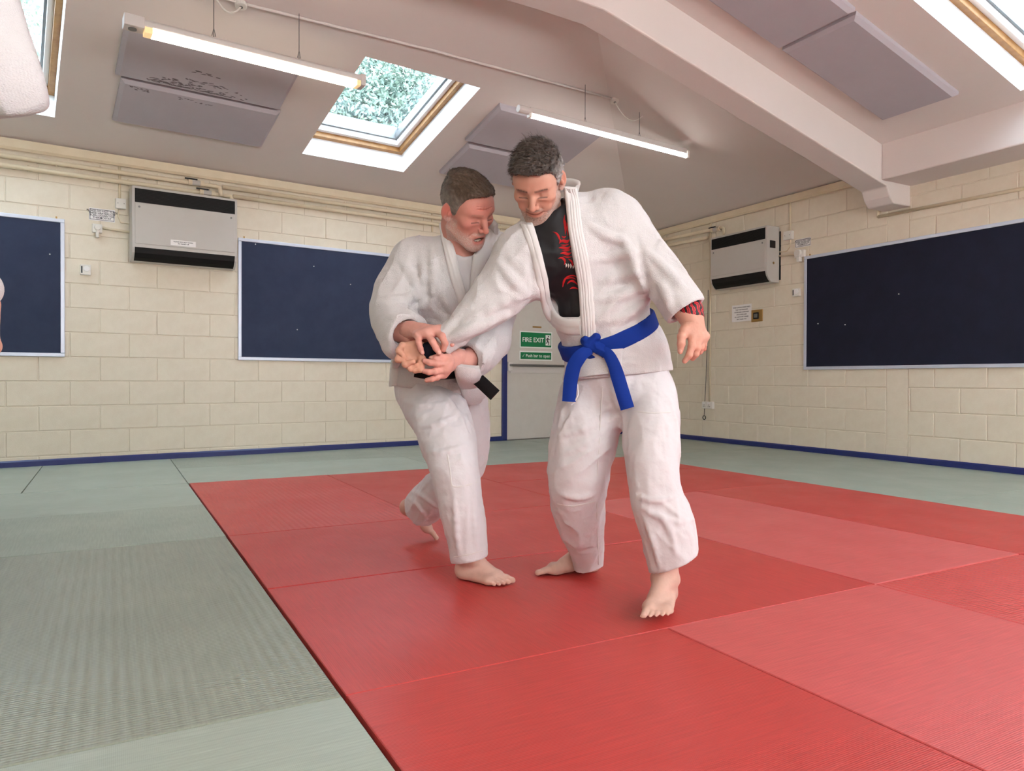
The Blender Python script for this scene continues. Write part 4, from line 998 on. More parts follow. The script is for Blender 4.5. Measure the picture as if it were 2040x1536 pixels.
# ---------------------------------------------------------------- heads (local: x = own left, y = forward, z = up)
def make_head(pr):
    f = Field((-.115, -.135, -.215), (.115, .150, .155), .0023)
    f.ell((0, -.012, .035), (.0765, .099, .087), k=.0)
    f.ell((0, .035, -.03), (.064, .062, .09), k=.03)
    f.ell((0, .055, .035), (.062, .04, .05), k=.03)                      # forehead
    f.ell((0, .05, -.075), (.046, .046, .045), k=.03)                    # muzzle
    f.ell((0, .076, -.108), (.024, .02, .018), k=.022)                   # chin
    for s in (-1, 1):
        f.cone((s * .056, .0, -.068), (s * .024, .072, -.106), .017, .014, k=.025)   # jaw line
        f.ell((s * .046, .066, -.018), (.022, .022, .017), k=.022)       # cheekbone
        f.cone((s * .012, .094, .024), (s * .046, .079, .026), .0095, .0075, k=.014)  # brow ridge
        f.ell((s * .033, .106, .002), (.019, .020, .0115), k=.012, op='d')  # eye socket
        f.ell((s * .032, .0765, .001), (.0155, .0145, .0125), k=.004)    # lidded eye
        f.ell((s * .0315, .0905, -.0125), (.012, .006, .004), k=.008)    # bag below the eye
    f.chain([(0, .090, .022), (0, .106, -.006), (0, .121, -.030)], [.0080, .0085, .0110], k=.012)   # nose
    for s in (-1, 1):
        f.ell((s * .0135, .107, -.035), (.0075, .010, .0075), k=.007)
        f.ell((s * .0065, .116, -.0435), (.0038, .006, .0035), k=.003, op='d')
        f.cone((s * .019, .101, -.038), (s * .036, .084, -.062), .003, .003, k=.009, op='d')     # fold from nose to mouth
    if pr['mouth'] == 'smile':
        def mz(x): return -.066 + 7.0 * x * x
        xs = np.linspace(-.026, .026, 7)
        f.chain([(x, .098 - 14 * x * x, mz(x) + .0055) for x in xs], [.0035, .0045, .0052, .0045, .0052, .0045, .0035], k=.006)
        f.chain([(x, .097 - 14 * x * x, mz(x) - .0065) for x in xs], [.003, .005, .0065, .007, .0065, .005, .003], k=.006)
        f.chain([(x, .1045 - 14 * x * x, mz(x)) for x in np.linspace(-.031, .031, 9)], [.0016] * 9, k=.003, op='d')
        for s in (-1, 1): f.ell((s * .040, .078, -.048), (.015, .012, .014), k=.014)
    else:
        f.ell((0, .094, -.063), (.024, .010, .006), k=.008); f.ell((0, .088, -.093), (.021, .010, .007), k=.008)
        f.ell((0, .100, -.078), (.021, .030, .0105), k=.005, op='d')
        f.rbox((0, .082, -.086), (.014, .006, .0045), .002, k=.001)      # lower teeth
        f.ell((0, .076, -.116), (.022, .02, .016), k=.02)
    for s in (-1, 1):                                                    # ears
        R = np.array(Matrix.Rotation(s * .42, 3, 'Z') @ Matrix.Rotation(-.18, 3, 'X'))
        f.ell((s * .081, -.012, -.006), (.0085, .021, .034), R, k=.006)
        f.ell((s * .0905, -.006, -.004), (.0075, .012, .021), R, k=.004, op='d')
        f.ell((s * .0835, .003, -.010), (.005, .006, .010), R, k=.004)
        f.ell((s * .078, -.004, -.034), (.006, .010, .010), R, k=.006)
    f.chain([(0, -.030, -.03), (0, -.030, -.085), (0, -.026, -.115)], [.060, .056, .052], k=.03)   # neck
    if pr.get('creases'):
        for zc in (.052, .060, .043):
            f.chain([(x, .0985 - 9 * x * x, zc + .05 * abs(x)) for x in np.linspace(-.035, .035, 7)], [.0012] * 7, k=.005, op='d')
    for s in (-1, 1):
        for q in range(2): f.cone((s * .049, .072, -.004 + q * .006), (s * .062, .052, -.010 + q * .016), .0012, .0012, k=.004, op='d')
    V_, Q = f.mesh(1)
    x, y, z = V_.T; ax = np.abs(x)
    sk, red, dark = pr['skin'], pr['skin_red'], pr['brow']
    n1 = vnoise(V_ * 55, 3) * .5 + vnoise(V_ * 130, 4) * .3
    C = np.tile(sk, (len(V_), 1)) * (1 + .05 * n1[:, None])
    def blend(w, c): 
        w = np.clip(w, 0, 1)[:, None]; return C * (1 - w) + np.asarray(c) * w
    g = lambda c, r: np.exp(-(((x - c[0]) / r[0]) ** 2 + ((y - c[1]) / r[1]) ** 2 + ((z - c[2]) / r[2]) ** 2))
    gs = lambda c, r: np.exp(-(((ax - c[0]) / r[0]) ** 2 + ((y - c[1]) / r[1]) ** 2 + ((z - c[2]) / r[2]) ** 2))
    C = blend(.38 * gs((.045, .075, -.025), (.03, .03, .026)) + .45 * g((0, .122, -.032), (.02, .02, .016)) + .5 * gs((.085, -.01, 0), (.02, .03, .04)) + .25 * g((0, .1, .04), (.06, .04, .025)), red)
    # beard shadow and grey stubble
    jaw = np.clip((-.045 - z + .25 * np.clip(.03 - y, -.05, .1)) / .02, 0, 1) * (y > -.015) * (z > -.135)
    jaw = np.maximum(jaw, np.clip((.030 - np.abs(y - .012)) / .012, 0, 1) * (ax > .052) * np.clip((-.012 - z) / .02, 0, 1))
    must = np.clip(1 - np.abs(z + .053) / .009, 0, 1) * (ax < .03) * (y > .07)
    mouth_clear = 1 - np.clip(1.3 * np.exp(-((ax / .024) ** 4 + ((z - (-.066 if pr['mouth'] == 'smile' else -.078)) / .011) ** 4)) * (y > .07), 0, 1)
    bm_ = np.clip(np.maximum(jaw, must) * mouth_clear, 0, 1); bm_ = np.where(z < -.125 - .0 * y, bm_ * .3, bm_)
    sp = np.clip(vnoise(V_ * 420, 9) * 1.2 + .5, 0, 1)
    C = blend(bm_ * (.35 + .5 * sp) * pr['beard_amt'], pr['beard'] * (.75 + .5 * sp[:, None]) if False else pr['beard'])
    C = blend(must * mouth_clear * (.3 + .5 * sp) * pr['must_amt'], pr['must'])
    # lips, mouth, lids, brows
    if pr['mouth'] == 'smile':
        zz = -.066 + 7.0 * x * x
        C = blend(.7 * np.exp(-(((z - zz) / .008) ** 4 + (ax / .026) ** 6)) * (y > .075), red * .75)
        C = blend(.8 * np.exp(-(((z - zz) / .0022) ** 2 + (ax / .030) ** 6)) * (y > .07), red * .25)
    else:
        ins = np.exp(-((ax / .0205) ** 6 + ((z + .078) / .0112) ** 6))
        C = blend(.6 * np.exp(-((ax / .026) ** 6 + ((z + .078) / .019) ** 6)) * (y > .07), red * .8)
        C = blend(ins * (y < .093) * (y > .03), lin(70, 26, 26)); C = blend(((ax < .0145) & (np.abs(z + .0855) < .0052) & (y > .078) & (y < .0895)) * .95, lin(222, 206, 186))
    lid = np.exp(-(((z + .0062 + 5 * (ax - .032) ** 2) / .0017) ** 2)) * (np.abs(ax - .032) < .0155) * (y > .076)
    C = blend(lid * .85, lin(50, 30, 26))
    C = blend(.35 * gs((.032, .09, .008), (.016, .02, .004)), sk * .62)
    br = np.exp(-(((z - .0245 + 3.5 * (ax - .03) ** 2) / .0042) ** 4)) * (ax > .011) * (ax < .052) * (y > .055)
    C = blend(br * (.55 + .4 * sp) * pr['brow_amt'], dark)
    return V_, Q, np.clip(C, 0, 1)
def hair_mask(x, y, z, pr):
    """>0 where hair grows: a hairline that dips at the temples and the nape"""
    hl = np.interp(y, [-.12, -.09, -.05, -.025, -.005, .010, .022, .040, .058, .072, .085, .11], pr['line'])
    return z - hl
def make_hair(pr):
    f = Field((-.125, -.145, -.10), (.125, .135, .185), .0026)
    t = pr['thick']
    f.ell((0, -.012, .035), (.0765 + t, .099 + t, .087 + t), k=0)
    f.ell((0, .055, .035), (.062 + t * .9, .04 + t * .8, .05 + t), k=.03)
    for e in pr['tufts']: f.ell(e[0], e[1], k=.02)
    X = np.meshgrid(*f.ax, indexing='ij'); mk = hair_mask(X[0], X[1], X[2], pr) + .004 * vnoise(np.stack([q.ravel() for q in X], 1) * 90, 8).reshape(X[0].shape) if False else hair_mask(X[0], X[1], X[2], pr)
    f.D = -smin(-f.D, mk.astype(np.float32) * .8, .006)
    f.wrinkle(pr['tex'], (95, 30, 60), 21); f.wrinkle(pr['tex'] * .7, (180, 70, 150), 22)
    V_, Q = f.mesh(0)
    x, y, z = V_.T
    gr = np.clip((np.abs(x) - .045) / .03, 0, 1) * np.clip((.075 - z) / .05, 0, 1) + np.clip((-.02 - y) / .08, 0, 1) * .3
    n = vnoise(V_ * np.array([260, 70, 120]), 4) * .5 + .5
    C = pr['hair'] * (1 - np.clip(gr, 0, 1)[:, None] * pr['grey_amt']) + pr['grey'] * np.clip(gr, 0, 1)[:, None] * pr['grey_amt']
    C = C * (.7 + .6 * n[:, None]); C = C + (n[:, None] > .78) * (pr['grey'] - C) * pr['salt']
    return V_, Q, np.clip(C, 0, 1)
def strands(V_, Q, C, n, length, comb, seed, lift=.55, width=.0011, sel=None):
    """thin tapering blades growing from a surface"""
    r = np.random.RandomState(seed); fq = np.arange(len(Q)) if sel is None else np.nonzero(sel(V_[Q].mean(1)))[0]
    q = Q[fq[r.randint(0, len(fq), n)]]; w = r.dirichlet((1, 1, 1, 1), n)[:, :, None]; p = (V_[q] * w).sum(1); c = C[q[:, 0]]
    nr = np.cross(V_[q[:, 2]] - V_[q[:, 0]], V_[q[:, 3]] - V_[q[:, 1]]); nr /= np.linalg.norm(nr, axis=1)[:, None] + 1e-9
    cb = comb(p); cb = cb - nr * (cb * nr).sum(1)[:, None]; cb /= np.linalg.norm(cb, axis=1)[:, None] + 1e-9
    L = length(p) * r.uniform(.6, 1.25, n); d = nr * lift + cb * (1 - lift) * 1.6 + r.normal(size=(n, 3)) * .15; d /= np.linalg.norm(d, axis=1)[:, None]
    sd = np.cross(d, nr + r.normal(size=(n, 3)) * .3); sd /= np.linalg.norm(sd, axis=1)[:, None] + 1e-9
    p0 = p - nr * .001; p1 = p + d * L[:, None] * .55; p2 = p + d * L[:, None] * .85 + cb * L[:, None] * .3 - V3(0, 0, 0)
    wv = sd * width
    v = np.stack([p0 - wv, p0 + wv, p1 - wv * .8, p1 + wv * .8, p2 - wv * .15, p2 + wv * .15], 1).reshape(-1, 3)
    b = np.arange(n)[:, None] * 6; f = np.concatenate([b + np.array([0, 1, 3, 2]), b + np.array([2, 3, 5, 4])])
    col = np.repeat(c * r.uniform(.75, 1.35, (n, 1)), 6, 0)
    return v, f, np.clip(col, 0, 1)
def head_frame(yaw, pitch, roll):
    """yaw > 0 turns to the viewer's right, pitch > 0 looks down; columns = own left, forward, up"""
    fw_ = V3(math.sin(yaw) * math.cos(pitch), -math.cos(yaw) * math.cos(pitch), -math.sin(pitch))
    l_ = unit(np.cross(V3(0, 0, 1), fw_)); u_ = np.cross(fw_, l_); u_ = unit(u_)
    l_ = np.cross(u_, fw_) * -1; l_ = unit(np.cross(fw_, u_)) * -1
    l_ = unit(np.cross(u_, fw_))
    c, s_ = math.cos(roll), math.sin(roll)
    return np.stack([l_ * c + u_ * s_, fw_, u_ * c - l_ * s_], 1)
def place(V_, c, R, sc_): return (V_ * sc_) @ R.T + c

# ---------------------------------------------------------------- hands and feet
def make_hand(palm, fingers, skin, nails, extra=(), res=.0021):
    """palm: list of (a, b, ra, rb); fingers: list of (points, radii)"""
    allp = np.array([q for a, b, _, _ in palm for q in (a, b)] + [q for pts, _ in fingers for q in pts])
    f = Field(allp.min(0) - .035, allp.max(0) + .035, res)
    for i, (a, b, ra, rb) in enumerate(palm): f.cone(a, b, ra, rb, k=.014 if i else 0)
    for pts, rs in fingers:
        g = Field(np.min(pts, 0) - .03, np.max(pts, 0) + .03, res)       # each finger closes on itself, then joins the palm only at its root
        for i in range(len(pts) - 1):
            f.cone(pts[i], pts[i + 1], rs[i], rs[i + 1], k=.008 if i == 0 else .0022)
        for i in range(1, len(pts) - 1): f.ell(pts[i], (rs[i] * 1.08,) * 3, k=.003)
    for e in extra: f.ell(*e[:2], k=.008)
    f.wrinkle(.0004, (170, 170, 170), 31)
    V_, Q = f.mesh(1)
    n1 = vnoise(V_ * 60, 5) * .5 + vnoise(V_ * 160, 6) * .4
    C = np.tile(skin, (len(V_), 1)) * (1 + .07 * n1[:, None])
    for pts, rs in fingers:
        for q in pts[1:]:
            w = np.exp(-((V_ - q) ** 2).sum(1) / (rs[0] * 1.2) ** 2)[:, None] * .25; C = C * (1 - w) + skin * np.array([1.02, .74, .70]) * w
    for p, r in nails:
        w = (((V_ - p) ** 2).sum(1) < r * r)[:, None] * .55; C = C * (1 - w) + np.array(lin(226, 180, 168)) * w
    return V_, Q, np.clip(C, 0, 1)
def make_foot(heel, toe, ankle, skin, side, lift=0.0, tiptoe=False, shin=None):
    """heel, toe: on the sole; side = +1 if the big toe lies to the left of heel->toe seen from above"""
    heel, toe, ankle = map(lambda q: np.asarray(q, float), (heel, toe, ankle))
    d = toe - heel; L = np.linalg.norm(d); d = d / L; up_ = V3(0, 0, 1) if not tiptoe else unit(np.cross(np.cross(d, V3(0, 0, 1)), d)); w = np.cross(up_, d) * side     # toward the big toe
    q = lambda a, b, c: heel + d * a * L + w * b + up_ * c
    f = Field(np.minimum(np.minimum(heel, toe), ankle) - .09, np.maximum(np.maximum(heel, toe), ankle) + .10, .0032)
    sh = ankle + V3(0, 0, .09) if shin is None else shin
    f.cone(ankle, sh, .036, .042, k=0)
    f.ell(q(.10, 0, .034), (.032, .032, .034), k=.02)                    # heel
    f.cone(ankle, q(.14, 0, .032), .036, .030, k=.025)
    f.cone(ankle + d * .01, q(.55, .012, .040), .036, .026, k=.03)       # instep
    f.cone(q(.18, -.012, .024), q(.68, -.028, .018), .025, .019, k=.02)  # outer edge
    f.cone(q(.45, .012, .034), q(.73, .026, .022), .026, .022, k=.02)
    f.cone(q(.70, .026, .022), q(.72, -.030, .016), .021, .016, k=.015)  # ball
    for s in (-1, 1): f.ell(ankle + w * s * .034 + V3(0, 0, -.004), (.014, .014, .016), k=.012)
    toes = [((.74, .030, .020), (.99, .032, .014), .0145, .0125), ((.74, .012, .018), (.97, .013, .010), .0105, .0092), ((.735, -.004, .016), (.93, -.004, .0095), .0100, .0086),
            ((.72, -.018, .015), (.885, -.021, .009), .0095, .0082), ((.70, -.031, .014), (.83, -.036, .0085), .0092, .0080)]
    for a, b, ra, rb in toes:
        A_, B_ = q(*a), q(*b); mid = (A_ + B_) / 2 + up_ * .005
        f.cone(A_, mid, ra * .92, ra * .86, k=.007); f.cone(mid, B_, ra * .86, rb * .9, k=.001); f.ell(B_, (rb,) * 3, k=.001)
    for i in range(4): f.cone(q(.40, .014 - i * .010, .064 - i * .005), q(.70, .024 - i * .016, .040 - i * .004), .0022, .0018, k=.007)  # tendons
    f.half(heel + up_ * .001, -up_, k=.008) if not tiptoe else None
    V_, Q = f.mesh(1)
    n1 = vnoise(V_ * 60, 5) * .5 + vnoise(V_ * 150, 6) * .4
    C = np.tile(skin, (len(V_), 1)) * (1 + .08 * n1[:, None])
    for a, b, ra, rb in toes:
        B_ = q(*b); wv = np.exp(-((V_ - B_) ** 2).sum(1) / (.014) ** 2)[:, None] * .4; C = C * (1 - wv) + skin * np.array([1.03, .78, .74]) * wv
        nl = (((V_ - (B_ + up_ * rb * .9 - d * .003)) ** 2).sum(1) < (rb * .72) ** 2)[:, None] * .5; C = C * (1 - nl) + lin(224, 190, 176) * nl
    return V_, Q, np.clip(C, 0, 1)

# ---------------------------------------------------------------- strips of cloth laid on a surface
def resample(pts, n):
    pts = np.asarray(pts, float); s_ = np.concatenate([[0], np.cumsum(np.linalg.norm(np.diff(pts, axis=0), axis=1))]); t = np.linspace(0, s_[-1], n)
    out = np.stack([np.interp(t, s_, pts[:, k]) for k in range(pts.shape[1])], 1)
    for _ in range(3): out[1:-1] = out[1:-1] * .5 + .25 * (out[:-2] + out[2:])
    return out
def strip_on(field, e0, e1, n, m, thick, name, mt, parent, lift=.0, ridges=0, base=None):
    """a thick strip between two picture curves, lying on the surface of the field"""
    A_ = resample(e0, n); B_ = resample(e1, n); G = np.zeros((n, m, 3)); ok = np.zeros((n, m), bool)
    for i in range(n):
        for j in range(m):
            q = A_[i] + (B_[i] - A_[i]) * j / (m - 1); h = field.trace(*q)
            if h is not None: G[i, j] = h; ok[i, j] = True
    dep = np.where(ok, G[..., 1], np.nan)
    fillv = np.nanmedian(dep) if base is None else base
    for i in range(n):
        row = dep[i]
        if np.isnan(row).all(): row[:] = fillv if i == 0 else dep[i - 1]
        elif np.isnan(row).any(): k_ = np.nonzero(~np.isnan(row))[0]; row[:] = np.interp(np.arange(m), k_, row[k_])
    for _ in range(4):
        d2 = dep.copy(); d2[1:-1] = .5 * dep[1:-1] + .25 * (dep[:-2] + dep[2:]); d2[:, 1:-1] = .5 * d2[:, 1:-1] + .25 * (d2[:, :-2] + d2[:, 2:]); dep = np.minimum(d2, dep + .004)
    for i in range(n):
        for j in range(m): q = A_[i] + (B_[i] - A_[i]) * j / (m - 1); G[i, j] = P(q[0], q[1], dep[i, j])
    return slab_mesh(G, thick, name, mt, parent, lift, ridges)
def slab_mesh(G, thick, name, mt, parent, lift=0.0, ridges=0, facing=None):
    n, m = G.shape[:2]
    du = np.gradient(G, axis=0); dv = np.gradient(G, axis=1); N = np.cross(du, dv); N /= np.linalg.norm(N, axis=2, keepdims=True) + 1e-9
    ref = CAM if facing is None else facing
    sg = np.sign((N * (ref - G)).sum(2, keepdims=True)); sg[sg == 0] = 1; N = N * (1 if sg.mean() > 0 else -1)
    prof = np.sin(np.pi * np.linspace(0, 1, m)) ** .35
    if ridges: prof = prof * (1 - .20 * (np.cos(np.linspace(0, 1, m) * 2 * np.pi * ridges) > .6))
    T_ = G + N * (lift + thick * prof[None, :, None]); B_ = G - N * .004
    V_ = np.concatenate([T_.reshape(-1, 3), B_.reshape(-1, 3)]); q = []
    idx = lambda i, j, k: k * n * m + i * m + j
    for i in range(n - 1):
        for j in range(m - 1): q += [(idx(i, j, 0), idx(i, j + 1, 0), idx(i + 1, j + 1, 0), idx(i + 1, j, 0)), (idx(i, j, 1), idx(i + 1, j, 1), idx(i + 1, j + 1, 1), idx(i, j + 1, 1))]
    for i in range(n - 1): q += [(idx(i, 0, 0), idx(i + 1, 0, 0), idx(i + 1, 0, 1), idx(i, 0, 1)), (idx(i, m - 1, 0), idx(i, m - 1, 1), idx(i + 1, m - 1, 1), idx(i + 1, m - 1, 0))]
    for j in range(m - 1): q += [(idx(0, j, 0), idx(0, j, 1), idx(0, j + 1, 1), idx(0, j + 1, 0)), (idx(n - 1, j, 0), idx(n - 1, j + 1, 0), idx(n - 1, j + 1, 1), idx(n - 1, j, 1))]
    o = mesh_obj(name, V_, q, M[mt], parent, smooth=True)
    o.data.polygons.foreach_set('use_smooth', [True] * len(o.data.polygons))
    m_ = o.modifiers.new('edge', 'EDGE_SPLIT'); m_.split_angle = 1.0
    return o
def belt_ring(field, c, ex, ey, ez, width, thick, name, mt, parent, n=56, rmax=.34):
    """band around the body in the plane ex, ey"""
    prof = []
    for k in range(n):
        a = 2 * math.pi * k / n; d = ex * math.cos(a) + ey * math.sin(a); best = 0.05
        for off in (-.4, 0, .4):
            rs = np.arange(.03, rmax, .003); v = field.sample(c + ez * off * width + rs[:, None] * d); kk = np.nonzero(v < 0)[0]
            if len(kk): best = max(best, rs[kk[-1]])
        prof.append(best)
    prof = np.array(prof)
    for _ in range(3): prof = np.maximum(prof, .25 * np.roll(prof, 1) + .5 * prof + .25 * np.roll(prof, -1))
    V_, q = [], []
    sec = [(0, -.5), (.8, -.5), (1, -.42), (1, .42), (.8, .5), (0, .5)]; m = len(sec)
    for k in range(n):
        a = 2 * math.pi * k / n; d = ex * math.cos(a) + ey * math.sin(a)
        for t, w in sec: V_.append(c + d * (prof[k] - .004 + t * (thick + .004)) + ez * w * width)
    for k in range(n):
        for j in range(m): q.append((k * m + j, k * m + (j + 1) % m, ((k + 1) % n) * m + (j + 1) % m, ((k + 1) % n) * m + j))
    o = mesh_obj(name, V_, q, M[mt], parent, smooth=True); m_ = o.modifiers.new('edge', 'EDGE_SPLIT'); m_.split_angle = .7
    return o
def ribbon(pts, widths, thick, name, mt, parent, side=None, m=5):
    """free strip: pts = centre line (world), widths in metres, side = width direction per point"""
    n = 26; C_ = resample(pts, n); w = np.interp(np.linspace(0, 1, n), np.linspace(0, 1, len(widths)), widths); T_ = np.gradient(C_, axis=0)
    G = np.zeros((n, m, 3))
    for i in range(n):
        view = C_[i] - CAM; s_ = np.cross(T_[i], view) if side is None else np.asarray(side, float); s_ = s_ - T_[i] * (s_ @ T_[i]) / (T_[i] @ T_[i]); s_ = unit(s_)
        for j in range(m): G[i, j] = C_[i] + s_ * w[i] * (j / (m - 1) - .5)
    return slab_mesh(G, thick, name, mt, parent)
# ================================================================ THE PEOPLE
def ground(px, py): d = ray(px, py); return CAM + d * (-H / d[2])
def c3(x, y, dep): return P(750 + .1367 * x, 600 + .1367 * y, dep)
def axes(x, z):
    z = unit(z); x = np.asarray(x, float); x = unit(x - z * (x @ z)); return np.stack([x, np.cross(z, x), z], 1)
def cutlocal(f, c, n, R, k=.004):
    c = np.asarray(c, float); n = unit(n); sl, X = f.block(c - R, c + R)
    d = (X[0] - c[0]) * n[0] + (X[1] - c[1]) * n[1] + (X[2] - c[2]) * n[2]
    ball = np.sqrt((X[0] - c[0]) ** 2 + (X[1] - c[1]) ** 2 + (X[2] - c[2]) ** 2) - R * .96
    d = np.maximum(-d, ball)               # region to take away: beyond the plane and inside the ball
    f.D[sl] = -smin(-f.D[sl], d.astype(np.float32), k)
def near(c, r): return lambda p: np.exp(-((p - np.asarray(c, np.float32)) ** 2).sum(1) / (r * r))
def bones(f, pts, rs, k=.03):
    for i in range(len(pts) - 1): f.cone(pts[i], pts[i + 1], rs[i], rs[i + 1], k=k if i else (0 if f.D.min() > .2 else k))
def limb(f, spec, k=.04):
    q = resample(np.concatenate([np.array([P(a, b, c) for a, b, c, r in spec]), np.array([[r] for a, b, c, r in spec])], 1), 4 * len(spec))
    pts = list(q[:, :3]); rs = list(q[:, 3])
    g = f.copy(); g.D[:] = .25
    for i in range(len(pts) - 1): g.cone(pts[i], pts[i + 1], rs[i], rs[i + 1], k=.003 if i else 0)
    f.D = smin(f.D, g.D, k)
    return pts
def bounds(pts, m): pts = np.asarray(pts); return pts.min(0) - m, pts.max(0) + m
def folds(f, lines, rad, up=True, k=.018):
    """single drawn creases: picture lines traced on the cloth, raised or sunk"""
    for ln in lines:
        q = resample(ln, 7); hs = [f.trace(*x) for x in q]; hs = [h for h in hs if h is not None]
        if len(hs) < 2: continue
        hs = np.array(hs); N = f.normal(hs); rr = [rad * s_ for s_ in np.sin(np.linspace(.25, math.pi - .25, len(hs)))]
        off = -.35 * rad if up else .45 * rad
        for i in range(len(hs) - 1):
            if np.linalg.norm(hs[i + 1] - hs[i]) > .12: continue
            f.cone(hs[i] + N[i] * off, hs[i + 1] + N[i + 1] * off, max(.002, rr[i]), max(.002, rr[i + 1]), k=k if up else k * .7, op='u' if up else 'd')

SK_R, SK_L = lin(190, 143, 124), lin(196, 134, 120)
SK_HR, SK_HL = lin(200, 150, 132), lin(204, 148, 136)
SK_FT = lin(203, 168, 153)

# ---------------------------------------------------------------- man with the blue belt
def man_blue():
    root = empty('person', ground(1200, 1180), 'man in a white judo suit with a blue belt and black top, stepping forward', 'person')
    pel, bel, che, nek = P(1228, 742, 2.62), P(1198, 618, 2.55), P(1143, 505, 2.50), P(1098, 418, 2.43)
    shR, shL = P(1040, 508, 2.47), P(1218, 440, 2.48)
    # ---- trousers
    legR = [(1178, 790, 2.62, .112), (1162, 880, 2.58, .116), (1148, 960, 2.58, .107), (1156, 1040, 2.68, .085), (1169, 1100, 2.78, .062), (1174, 1150, 2.82, .049)]
    legL = [(1292, 785, 2.55, .100), (1300, 860, 2.45, .097), (1300, 930, 2.40, .083), (1304, 990, 2.38, .078), (1328, 1040, 2.38, .089), (1338, 1090, 2.38, .086), (1346, 1160, 2.38, .076)]
    lo, hi = bounds([P(*q[:3]) for q in legR + legL] + [pel], .19)
    t = Field((lo[0], lo[1], .02), (hi[0], hi[1], pel[2] + .12), .0048)
    t.ell(P(1230, 745, 2.60), (.172, .14, .14), k=0)
    limb(t, legR); limb(t, legL)
    t.cone(P(1210, 790, 2.60), P(1262, 790, 2.56), .10, .10, k=.05)
    # trouser legs hang in long soft folds, crumple below the knee
    t.wrinkle(.0042, (15, 15, 6), 3)
    t.wrinkle(.0014, (36, 36, 22), 4)
    ar = lambda a, b: axes(V3(0, 1, .1), unit(b - a)).T[[2, 0, 1]]
    t.wrinkle(.0065, (4.5, 20, 20), 7, basis=ar(P(1225, 830, 2.5), P(1110, 905, 2.5)), mask=near(P(1160, 880, 2.52), .20))
    t.wrinkle(.004, (4, 18, 18), 8, basis=ar(P(1150, 1000, 2.5), P(1180, 1120, 2.7)), mask=near(P(1160, 1060, 2.65), .16))
    t.wrinkle(.004, (4, 18, 18), 9, basis=ar(P(1280, 800, 2.5), P(1300, 960, 2.4)), mask=near(P(1300, 860, 2.4), .18))
    t.wrinkle(.006, (5, 20, 20), 10, basis=ar(P(1270, 1000, 2.4), P(1375, 1090, 2.4)), mask=near(P(1320, 1050, 2.36), .15))
    folds(t, [[(1112, 868), (1155, 860), (1208, 836)], [(1120, 905), (1165, 890), (1212, 852)], [(1118, 985), (1145, 996), (1185, 985)]], .009, k=.012)
    folds(t, [[(1268, 988), (1305, 1002), (1345, 988)], [(1280, 1012), (1320, 1035), (1365, 1042)], [(1312, 1020), (1340, 1060), (1346, 1105)], [(1285, 1040), (1306, 1090), (1314, 1135)]], .008, k=.012)
    cutlocal(t, P(1171, 1135, 2.80), V3(.30, -.05, -.95), .16)
    cutlocal(t, P(1342, 1124, 2.36), V3(.41, -.05, -.91), .20)
    V_, Q = t.mesh(1); tro = fast_mesh('trousers', V_, Q, M['trouser'], root)
    for nm, e0, e1 in (('leg_seam', [(1199, 770), (1194, 860), (1188, 960), (1188, 1050), (1192, 1125)], [(1201.5, 770), (1196.5, 860), (1190.5, 960), (1190.5, 1050), (1194, 1125)]),
                       ('knee_patch_seam', [(1102, 1002), (1140, 1008), (1186, 998)], [(1102, 1005), (1140, 1011), (1186, 1001)]),
                       ('knee_patch_seam', [(1262, 818), (1300, 822), (1336, 820)], [(1262, 820.5), (1300, 824.5), (1336, 822.5)])):
        strip_on(t, e0, e1, 26, 3, .0010, nm, 'lapel', tro, lift=.0012)
    # ---- jacket
    slR = [(1052, 520, 2.50, .112), (1002, 578, 2.47, .090), (955, 622, 2.45, .066), (905, 664, 2.435, .045), (880, 685, 2.43, .040)]
    slL = [(1226, 452, 2.49, .098), (1282, 512, 2.45, .086), (1328, 558, 2.41, .071), (1352, 595, 2.37, .066), (1376, 634, 2.335, .064)]
    lo, hi = bounds([P(*q[:3]) for q in slR + slL] + [pel, che, nek], .21)
    j = Field((lo[0], lo[1], .70), (hi[0], hi[1], nek[2] + .1), .0048)
    R = axes(shL - shR, che - bel)
    j.ell(che, (.185, .128, .175), R, k=0); j.ell(bel, (.168, .138, .165), k=.05); j.ell(P(1230, 705, 2.60), (.186, .155, .15), k=.05); j.ell(P(1232, 760, 2.60), (.196, .165, .12), k=.04)
    j.cone(shR, shL, .085, .092, k=.05); j.cone(nek + V3(.01, .03, -.02), che + V3(0, .05, .05), .085, .12, k=.05)
    trunk = j.copy()
    limb(j, slR, k=.05); limb(j, slL, k=.05); j.cone(P(1150, 425, 2.53), P(1200, 428, 2.51), .070, .080, k=.03)
    j.wrinkle(.004, (11, 11, 9), 13); j.wrinkle(.0022, (24, 24, 20), 14)
    ar = lambda a, b: axes(V3(0, 1, .1), unit(b - a)).T[[2, 0, 1]]
    j.wrinkle(.0085, (4.5, 20, 20), 15, basis=ar(P(1055, 520, 2.5), P(900, 668, 2.44)), mask=near(P(975, 600, 2.46), .20))
    j.wrinkle(.0075, (5, 17, 17), 16, basis=ar(P(1275, 520, 2.5), P(1170, 640, 2.5)), mask=near(P(1220, 560, 2.45), .20))
    j.wrinkle(.0065, (4, 15, 15), 17, basis=ar(P(1250, 440, 2.46), P(1365, 615, 2.35)), mask=near(P(1320, 540, 2.40), .16))
    j.wrinkle(.0070, (5, 16, 16), 18, basis=ar(P(1150, 710, 2.5), P(1330, 700, 2.5)), mask=near(P(1260, 710, 2.45), .16))
    folds(j, [[(1060, 610), (1010, 628), (955, 650), (905, 680)], [(1060, 585), (1000, 600), (950, 628), (900, 665)], [(985, 640), (940, 658), (905, 678)], [(1075, 600), (1090, 640), (1125, 668)], [(1062, 560), (1075, 600), (1110, 655)],
              [(990, 520), (1010, 545), (1050, 590)], [(960, 640), (925, 660), (895, 676)]], .013)
